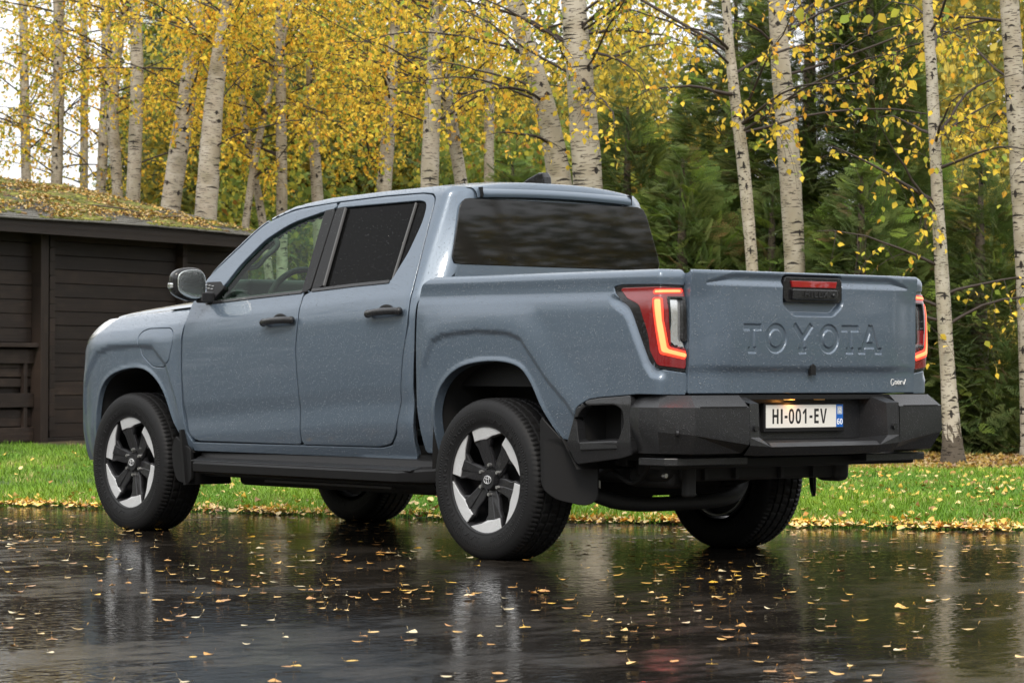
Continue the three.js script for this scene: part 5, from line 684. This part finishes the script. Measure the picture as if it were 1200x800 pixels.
function birch(spec) { // spec: photo pixels up the trunk with widths, distance, and how leafy
  const { line, depth, label, seed } = spec, r = rng(seed), pts = [], rad = [], P = line.map(([x, y, w]) => [D(x, y, depth), w * depth / FOCAL / 2]);
  const [b0, w0] = P[0], lean0 = P[1][0].clone().sub(b0).normalize(), down = (b0.y + 0.04) / Math.max(0.4, lean0.y), base = b0.clone().addScaledVector(lean0, -Math.min(down, 9)); base.y = -0.04; base.x = lerp(base.x, b0.x, 0.4); base.z = lerp(base.z, b0.z, 0.4);
  if (b0.y > 0.3) { pts.push(base.clone()); rad.push(w0 * 1.12); } for (const [p, w] of P) { pts.push(p); rad.push(w); }
  const top = P[P.length - 1], dT = top[0].clone().sub(P[P.length - 2][0]).normalize(), high = spec.high ?? 12; let q = top[0].clone(), rr = top[1]; while (q.y < high) { dT.x *= 0.85; dT.z *= 0.85; dT.y = 1; dT.normalize(); q = q.clone().addScaledVector(dT, 1.6).add(V3((r() - 0.5) * 0.25, 0, (r() - 0.5) * 0.25)); rr *= 0.8; pts.push(q); rad.push(Math.max(0.015, rr)); }
  const t = thing('birch_tree', label, 'tree', spec.group ?? 'birch trees behind the lawn'); const o0 = pts[0].clone(); t.position.copy(o0); pts.forEach((p) => p.sub(o0));
  part('trunk', trunkG(pts, rad, depth < 33 ? 20 : 12, pts.length * 7, seed % 17, b0.y > 0.3 ? 0.2 : 0.25), barkM, t);
  if (spec.foot) part('cracked_foot', (() => { const g = trunkG([pts[0].clone().setY(-0.02), pts[0].clone().lerp(pts[1], 0.25), pts[0].clone().lerp(pts[1], 0.75)], [rad[0] * 1.1, rad[0] * 1.0, rad[0] * 0.72], 28, 22, seed % 17, 0.35), p = g.attributes.position; for (let i = 0; i < p.count; i++) { const x = p.getX(i), y = p.getY(i), z = p.getZ(i), k = 0.012 * fbm(x * 26, y * 9, z * 26, 3) + 0.006 * noise.noise(x * 60, y * 30, z * 60), l = Math.hypot(x, z) || 1; p.setXYZ(i, x + x / l * k, y, z + z / l * k); } g.computeVertexNormals(); return g; })(), barkFootM, t);
  const cv = new THREE.CatmullRomCurve3(pts), tw = new Twigs(), leaves = [], H = pts[pts.length - 1].y, opt = { droop: 0.16, hang: 0.9, twigs: 6, twigL: 0.75, leaves: spec.leaves ?? 26, size: spec.size ?? 0.06, green: spec.green ?? 0.22, orange: spec.orange ?? 0.12, r0: 0.016 };
  const [lo, hi] = spec.band ?? [2.6, 7.5];
  for (let k = 0; k < (spec.limbs ?? 20); k++) { const h = lerp(lo, Math.min(hi, H * 0.9), r()), u = clamp(h / H), a = r() * 6.28, from = cv.getPoint(u), dir = V3(Math.cos(a), 0.25 + 0.5 * r(), Math.sin(a)).normalize(); spray(tw, leaves, from, dir, (spec.reach ?? 2.1) * (0.6 + 0.7 * r()), opt, r); }
  for (let k = 0; k < 9; k++) { const h = lerp(hi, H * 0.98, r()), a = r() * 6.28; spray(tw, leaves, cv.getPoint(clamp(h / H)), V3(Math.cos(a), 0.5, Math.sin(a)).normalize(), 1.6 + r(), { ...opt, leaves: 5, size: 0.11, twigs: 5 }, r); }
  for (const [x, y, dd, x1, y1] of spec.boughs ?? []) { // limbs seen singly in the photograph: from a point on the trunk to a hanging tip
    let a = D(x, y, depth).sub(o0); { let best = 1e9, at = a; for (let k = 0; k <= 300; k++) { const c = cv.getPoint(k / 300), q = c.distanceTo(a); if (q < best) { best = q; at = c; } } a = at; } const b = D(x1, y1, depth + dd).sub(o0), d = b.clone().sub(a), L = d.length(); d.normalize(); d.y += 0.3; d.normalize(); spray(tw, leaves, a, d, L * 1.1, { ...opt, droop: 0.14, r0: 0.022, twigs: 7, leaves: (spec.boughLeaves ?? opt.leaves) }, r); }
  part('branches', tw.geo(), twigM, t).userData.kind = 'stuff'; merged('crown', birchLeaf, leafVM, leaves, t); return t;
}
const farG = 'birch trees behind the shed', midG = 'birch trees behind the lawn';
const birches = [
  { line: [[30, 212, 12], [28, 100, 11], [26, 0, 10]], depth: 48, seed: 1, limbs: 22, green: 0.4, band: [1.9, 7.2], group: farG, label: 'slender birch half hidden in yellow leaves behind the shed roof' },
  { line: [[66, 215, 14], [68, 100, 14], [68, 0, 13]], depth: 46, seed: 2, limbs: 25, green: 0.35, band: [1.9, 7.2], group: farG, label: 'slender birch half hidden in yellow leaves behind the shed roof' },
  { line: [[98, 214, 10], [97, 0, 9]], depth: 50, seed: 3, limbs: 19, green: 0.35, band: [1.9, 7.2], group: farG, label: 'slender birch half hidden in yellow leaves behind the shed roof' },
  { line: [[118, 218, 12], [124, 100, 13], [124, 0, 12]], depth: 46, seed: 4, limbs: 20, green: 0.3, band: [1.9, 7.2], group: farG, label: 'slender birch half hidden in yellow leaves behind the shed roof' },
  { line: [[137, 218, 13], [131, 120, 16], [140, 40, 12], [150, 0, 8]], depth: 45, seed: 5, limbs: 14, band: [2, 7.2], group: farG, label: 'crooked birch with dark knots behind the shed ridge' },
  { line: [[156, 222, 17], [160, 100, 16], [157, 0, 13]], depth: 43, seed: 6, limbs: 12, band: [2, 7.2], group: farG, label: 'straight pale birch behind the end of the shed ridge' },
  { line: [[200, 240, 24], [215, 140, 22], [225, 70, 20], [238, 0, 17]], depth: 41, seed: 7, limbs: 16, group: farG, label: 'thick white birch leaning behind the shed roof slope' },
  { line: [[241, 252, 27], [248, 150, 24], [256, 70, 20], [268, 0, 16]], depth: 39, seed: 8, limbs: 20, leaves: 34, label: 'thickest white birch behind the low end of the shed roof' },
  { line: [[287, 268, 9], [300, 180, 9], [315, 110, 7]], depth: 44, seed: 9, limbs: 12, leaves: 36, high: 9, label: 'thin birch stem crossing another beyond the shed end' },
  { line: [[308, 265, 10], [294, 185, 9], [285, 130, 8]], depth: 44.4, seed: 10, limbs: 12, leaves: 36, high: 9, label: 'thin birch stem crossing another beyond the shed end' },
  { line: [[330, 250, 13], [329, 100, 13], [327, 0, 10]], depth: 44, seed: 11, limbs: 26, leaves: 34, green: 0.25, label: 'upright birch behind the windscreen pillar of the pickup' },
  { line: [[372, 237, 14], [365, 120, 12], [362, 40, 9]], depth: 45, seed: 12, limbs: 26, leaves: 34, green: 0.25, label: 'slim birch under dense yellow leaves above the front door' },
  { line: [[450, 218, 18], [456, 140, 16], [462, 40, 12], [464, 0, 10]], depth: 42, seed: 13, limbs: 24, leaves: 34, green: 0.25, label: 'grey birch among yellow leaves above the rear door', boughs: [[452, 205, -3, 330, 140], [452, 210, -3, 310, 170], [460, 120, -4, 380, 40]] },
  { line: [[503, 220, 22], [507, 120, 19], [511, 30, 15], [513, 0, 13]], depth: 36, seed: 14, limbs: 18, leaves: 26, green: 0.25, label: 'bright white birch rising behind the rear corner of the cab' },
  { line: [[541, 220, 15], [530, 150, 15], [524, 110, 14], [516, 40, 10]], depth: 37, seed: 15, limbs: 14, label: 'slim birch leaning beside the bright white one behind the cab', boughs: [[530, 130, -2, 575, 60]] },
  { line: [[573, 212, 12], [572, 60, 12]], depth: 44, seed: 16, limbs: 22, label: 'slim birch showing through yellow leaves behind the cab roof' },
  { line: [[657, 222, 29], [640, 130, 25], [620, 60, 22], [603, 0, 19]], depth: 30, seed: 17, limbs: 10, leaves: 14, band: [3, 6.5], label: 'white birch leaning away beside the thickest upright one', boughs: [[640, 120, -1.5, 560, 90], [648, 170, -1, 600, 180]] },
  { line: [[690, 227, 35], [683, 130, 33], [676, 50, 31], [672, 0, 29]], depth: 29, seed: 18, limbs: 13, leaves: 15, band: [3.2, 6.5], label: 'thickest upright white birch behind the rear window', boughs: [[680, 60, -1, 780, 110], [682, 90, -1.5, 745, 170], [676, 40, 1, 830, 60]] },
  { line: [[882, 317, 14], [872, 200, 15], [860, 100, 13], [853, 30, 11]], depth: 27, seed: 19, limbs: 9, leaves: 12, band: [3.2, 5], label: 'thin leaning birch in front of the evergreens behind the tailgate', boughs: [[862, 110, -0.8, 760, 130], [858, 60, -0.6, 800, 40]] },
  { line: [[932, 317, 24], [926, 200, 26], [916, 80, 23], [910, 0, 20]], depth: 28.5, seed: 20, limbs: 6, leaves: 12, band: [4, 6], label: 'stout birch half sunk in the evergreens behind the tailgate', boughs: [[914, 60, -0.5, 850, 30]] },
  { line: [[1119, 555, 24], [1112, 450, 18], [1106, 350, 17], [1099, 230, 14], [1093, 100, 14], [1087, 0, 12]], depth: 25, seed: 21, foot: true, limbs: 8, leaves: 9, band: [1.9, 5], reach: 1.3, label: 'thin birch with cracked dark foot at the lawn edge', boughs: [[1100, 250, -0.6, 1010, 190], [1103, 240, -0.4, 985, 205], [1098, 170, 0.3, 1170, 130], [1096, 160, 0.5, 1190, 110]], boughLeaves: 14 },
  { line: [[1203, 300, 26], [1193, 150, 24], [1183, 0, 22]], depth: 27, seed: 22, limbs: 10, leaves: 14, band: [3, 6], label: 'white birch standing right of the thin lawn edge birch' },
];
birches.forEach(birch);
// evergreens with flat drooping sprays
const frondG = (() => { const pos = [], idx = [], r = rng(9), L = 1; const quad = (ax, ay, az, bx, by, bz, w, px, pz) => { const o = pos.length / 3; pos.push(ax - px * w, ay, az - pz * w, ax + px * w, ay, az + pz * w, bx, by, bz, (ax + bx) / 2 + px * w * 1.3, (ay + by) / 2 + 0.004, (az + bz) / 2 + pz * w * 1.3, (ax + bx) / 2 - px * w * 1.3, (ay + by) / 2 + 0.004, (az + bz) / 2 - pz * w * 1.3); idx.push(o, o + 1, o + 3, o, o + 3, o + 4, o + 4, o + 3, o + 2); };
  const sag = (x) => -0.22 * x * x; quad(0, 0, 0, L, sag(1), 0, 0.012, 0, 1);
  for (let k = 0; k < 10; k++) for (const s of [-1, 1]) { const x = 0.08 + 0.088 * k + 0.03 * r(), l = (0.4 * Math.sin(Math.PI * Math.pow(clamp(x * 0.9 + 0.12), 0.8)) + 0.05) * (0.8 + 0.4 * r()), dx = 0.62, dz = s * 0.78; quad(x, sag(x), 0, x + dx * l, sag(x) - 0.25 * l * l - 0.03 * r(), dz * l, 0.016, dz, dx); for (const f of [0.35, 0.62, 0.85]) for (const t of [-1, 1]) { const bx = x + dx * l * f, bz = dz * l * f, ll = l * 0.32 * (1.1 - f * 0.6), ang = Math.atan2(dz, dx) + t * 0.75; quad(bx, sag(x) - 0.2 * l * l * f, bz, bx + Math.cos(ang) * ll, sag(x) - 0.25 * l * l * f - 0.02, bz + Math.sin(ang) * ll, 0.012, -Math.sin(ang), Math.cos(ang)); } }
  const g = new THREE.BufferGeometry(); g.setAttribute('position', new THREE.Float32BufferAttribute(pos, 3)); g.setIndex(idx); g.computeVertexNormals(); return g; })();
const frondM = new THREE.MeshPhysicalMaterial({ color: 0xffffff, roughness: 0.93, transmission: 0.25, thickness: 0, specularIntensity: 0.4, side: THREE.DoubleSide });
function evergreen(px, depth, H, R, label, seed, o = {}) {
  const r = rng(seed), t = thing(o.name ?? 'evergreen_tree', label, o.cat ?? 'tree', 'evergreens behind the tailgate'); const b = D(px, 432, depth); b.y = 0; t.position.copy(b);
  part('trunk', trunkG([V3(0, -0.05, 0), V3(0.05, H * 0.4, 0.03), V3(0, H * 0.96, 0)], [0.13, 0.09, 0.015], 8, 12, seed), barkDarkM, t);
  const list = [], n = Math.round(Math.PI * R * Math.hypot(H, R) * (o.dense ?? 185)), X = V3(1, 0, 0), q = new THREE.Quaternion(), q2 = new THREE.Quaternion(), tone = o.tone ?? 1;
  for (let i = 0; i < n; i++) {
    const u = 1 - Math.sqrt(r()), h = 0.12 + u * H * 0.97, a = r() * 6.283, shell = r() < 0.72, lump = 1 + 0.28 * noise.noise(Math.cos(a) * 2.2 + seed, h * 1.3, Math.sin(a) * 2.2) + 0.14 * noise.noise(Math.cos(a) * 5, h * 3.5 + seed, Math.sin(a) * 5);
    const rad = R * Math.pow(1 - u, 0.75) * lump * (shell ? 0.78 + 0.26 * r() : 0.25 + 0.5 * r()) * (h < 0.5 ? 0.75 + h * 0.5 : 1), p = V3(Math.cos(a) * rad, h, Math.sin(a) * rad), dir = V3(Math.cos(a), 0.28 - 0.55 * r() + 0.5 * u, Math.sin(a)).add(V3(r() - 0.5, (r() - 0.5) * 0.5, r() - 0.5).multiplyScalar(0.8)).normalize();
    q.setFromUnitVectors(X, dir); q2.setFromAxisAngle(dir, (r() - 0.5) * 1.7); q2.multiply(q); const s = (o.size ?? 0.25) * (0.6 + 0.75 * r()), k = (0.8 + 0.9 * r()) * tone, y = r() < 0.2 ? 1.6 : 1; p.addScaledVector(dir, -s * 0.5);
    list.push([new THREE.Matrix4().compose(p, q2, V3(s, s, s)), r() < 0.06 ? col(0.12 * k, 0.085 * k, 0.03 * k) : col((0.075 + 0.03 * r()) * k * y, 0.125 * k * y, 0.03 * k)]);
  }
  instanced('crown', frondG, frondM, list, t); return t;
}
evergreen(600, 36, 3.7, 1.5, 'low dark evergreen behind the leaning white birch', 41);
evergreen(735, 31.5, 4.0, 1.7, 'spreading evergreen right of the thickest upright birch', 42);
evergreen(800, 30, 3.3, 1.5, 'low bright evergreen behind the bed of the pickup', 43, { tone: 1.25 });
evergreen(862, 32.5, 5.6, 1.7, 'tall evergreen behind the thin leaning birch', 44);
evergreen(950, 31, 7.4, 1.55, 'tallest dark evergreen behind the tailgate handle', 45);
evergreen(905, 29.6, 2.9, 1.2, 'small evergreen at the foot of the stout birch', 46, { tone: 1.2 });
evergreen(1020, 30.4, 6.4, 1.2, 'dark evergreen left of the lawn edge birch', 47);
evergreen(1010, 28.6, 3.0, 1.3, 'low evergreen tucked behind the right tail light', 48, { tone: 1.1 });
evergreen(1150, 28.4, 3.1, 1.1, 'rounded dark evergreen right of the lawn edge birch', 49);
evergreen(1085, 28.8, 2.6, 0.9, 'low evergreen at the foot of the lawn edge birch', 50);
// woodland in the haze: far trees that read as one mass
const clumpG = (() => { const g = [], r = rng(61); for (let k = 0; k < 46; k++) { const a = birchLeaf.clone(); g.push(bake(a, (r() - 0.5) * 1.0, (r() - 0.5) * 0.9, (r() - 0.5) * 1.0, r() * 6, r() * 6, r() * 6, 0.07 + 0.05 * r())); } return mergeGeometries(g); })();
function wood(name, label, n, x0, x1, d0, d1, h0, h1, tone, keep) { const r = rng(n), list = []; for (let i = 0; i < n; i++) { const px = lerp(x0, x1, r()), d = lerp(d0, d1, r()), p = D(px, 432, d); p.y = lerp(h0, h1, Math.pow(r(), 1.1)); if (keep && !keep(p, px, d, r)) continue; list.push([mat4(p, EUL.set(r() * 6, r() * 6, r() * 6), 0.8 + 0.8 * r()).clone(), tone(r, px, p.y)]); } return tag(instanced(name, clumpG, leafM, list, scene), label, 'woodland'); }
const lumpy = (f, t) => (p, px, d, r) => noise.noise(p.x * f, p.y * f * 0.8, p.z * f) > t + (r() - 0.5) * 0.25;
wood('far_woodland', 'hazy yellow-green woodland between the birch trunks', 15000, 165, 860, 50, 70, 0.5, 8.6, (r) => { const k = 0.55 + 0.5 * r(), q = r(); return q < 0.45 ? col(0.7 * k, 0.55 * k, 0.09 * k) : q < 0.8 ? col(0.34 * k, 0.37 * k, 0.1 * k) : col(0.15 * k, 0.2 * k, 0.08 * k); }, (p, px, d, r) => noise.noise(p.x * 0.35, p.y * 0.3, p.z * 0.35) > -0.3 + 0.5 * sstep(3.5, 8, p.y) + (r() - 0.5) * 0.3 && !(px > 745 && px < 850 && p.y > 5.4 && p.y < 8.2 && r() < 0.8));
wood('far_thicket', 'pale yellow woodland beyond the white birch on the right', 5200, 1040, 1330, 44, 62, 0.2, 10, (r) => { const k = 0.6 + 0.5 * r(), q = r(); return q < 0.45 ? col(0.75 * k, 0.6 * k, 0.12 * k) : col(0.36 * k, 0.4 * k, 0.13 * k); }, lumpy(0.35, -0.1));
wood('undergrowth', 'green and russet shrubs beneath the birches behind the cab', 4600, 265, 720, 47, 55, 0.2, 4.6, (r) => { const k = 0.6 + 0.6 * r(), q = r(); return q < 0.55 ? col(0.2 * k, 0.27 * k, 0.06 * k) : q < 0.96 ? col(0.55 * k, 0.52 * k, 0.08 * k) : col(0.45 * k, 0.22 * k, 0.05 * k); }, lumpy(0.5, -0.08));
evergreen(190, 58, 9, 1.9, 'far blue-green evergreen glimpsed between birches left of the cab', 51, { dense: 70, size: 0.5, tone: 1.1 });
evergreen(420, 62, 8, 2.2, 'far blue-green evergreen glimpsed above the front door', 52, { dense: 60, size: 0.5, tone: 1.1 });
// the rest of the clearing, mirrored in the windows and the paint: woods round the parking ground
{ const r = rng(977), list = [];
  for (let i = 0; i < 6000; i++) { const a = lerp(1.75, 6.6, r()), d = lerp(30, 46, r()), x = Math.cos(a) * d - 3, z = Math.sin(a) * d - 2, top = 8.5 + 3.5 * noise.noise(a * 5, 1, 2) + 2 * noise.noise(a * 16, 4, 2) + (a > 2.1 && a < 2.8 ? 1.6 + 2.5 * noise.noise(a * 60, 8, 1) : 0), y = top * Math.pow(r(), 0.8); if (noise.noise(x * 0.3, y * 0.3, z * 0.3) < -0.22 + 0.4 * (y / top - 0.4) + (r() - 0.5) * 0.2) continue; const k = 0.6 + 0.5 * r(), q = r(); list.push([mat4(V3(x, y, z), EUL.set(r() * 6, r() * 6, r() * 6), 2.2 + 1.4 * r()).clone(), q < 0.3 ? col(0.5 * k, 0.38 * k, 0.07 * k) : col(0.12 * k, 0.15 * k, 0.05 * k)]); }
  tag(instanced('clearing_woodland', clumpG, leafM, list, scene), 'mixed woodland round the far side of the parking ground', 'woodland');
  const src = scene.children.filter((o) => /^birch_tree/.test(o.name)).slice(16, 22);
  [[-13, 9.5], [-15, 13], [-17.5, 12], [-20, 17], [-12, 15.5], [-22, 14]].forEach(([x, z], i) => { const c = copyOf(src[i], 'birch_tree'); c.position.set(x, -0.05, z); c.rotation.y = i * 1.3 + 0.4; tag(c, ['first', 'second', 'third', 'fourth', 'fifth', 'sixth'][i] + ' birch along the parking ground behind the tailgate', 'tree', 'birches behind the tailgate'); });
}
// ---------------------------------------------------------------- single leaves on the asphalt
{ const r = rng(808), shapes = [leafShape(0.2, 0.06, 0.75, 4), leafShape(0.1, 0.03, 0.6, 5), leafShape(0.32, 0.12, 0.85, 6), leafShape(0.06, 0.1, 0.5, 7), leafShape(0.5, 0.2, 0.8, 8)];
  const hues = [[0.62, 0.36, 0.08], [0.68, 0.45, 0.16], [0.5, 0.25, 0.05], [0.6, 0.5, 0.3], [0.42, 0.2, 0.05], [0.7, 0.42, 0.05]], names = ['ochre yellow', 'pale straw yellow', 'dark amber', 'bleached buff', 'reddish brown', 'bright golden'];
  const mats = hues.map((h) => new THREE.MeshPhysicalMaterial({ color: col(...h), roughness: 0.35, side: THREE.DoubleSide })), spots = [];
  for (let i = 0; i < 6000 && spots.length < 760; i++) { const py = 812 - 205 * Math.pow(r(), 0.8), q = G(lerp(-20, 1220, r()), py); const d = edgeDist(q.x, q.z); if (d > -0.12) continue; const area = Math.pow(pixelOf(q)[2] / 16, 3.6); if (r() > area * 0.92 * (0.7 + 0.9 * noise.noise(q.x * 0.9, 4, q.z * 0.9))) continue; spots.push(q); }
  spots.sort((a, b) => a.distanceTo(CAM) - b.distanceTo(CAM)); const rest = [];
  spots.forEach((q, i) => { const s = 0.028 + 0.024 * r(), e = new THREE.Euler((r() - 0.5) * 0.12, r() * 6.3, (r() - 0.5) * 0.12);
    if (i < 300) { const k = Math.floor(r() * 6), m = part('fallen_leaf', shapes[Math.floor(r() * 5)], mats[k], scene); m.position.set(q.x, 0.005 + s * 0.08, q.z); m.rotation.copy(e); m.scale.setScalar(s); tag(m, 'small ' + names[k] + ' birch leaf lying on the wet asphalt', 'leaf', names[k] + ' leaves on the asphalt'); }
    else rest.push([mat4(q.clone().setY(0.005 + s * 0.08), e, s).clone(), col(...hues[Math.floor(r() * 6)])]); });
  if (rest.length) tag(instanced('fallen_leaves', shapes[0], litterM, rest, scene), 'scattered yellow leaves lying on the asphalt near the lawn', 'leaf litter');
}
renderer.render(scene, camera);
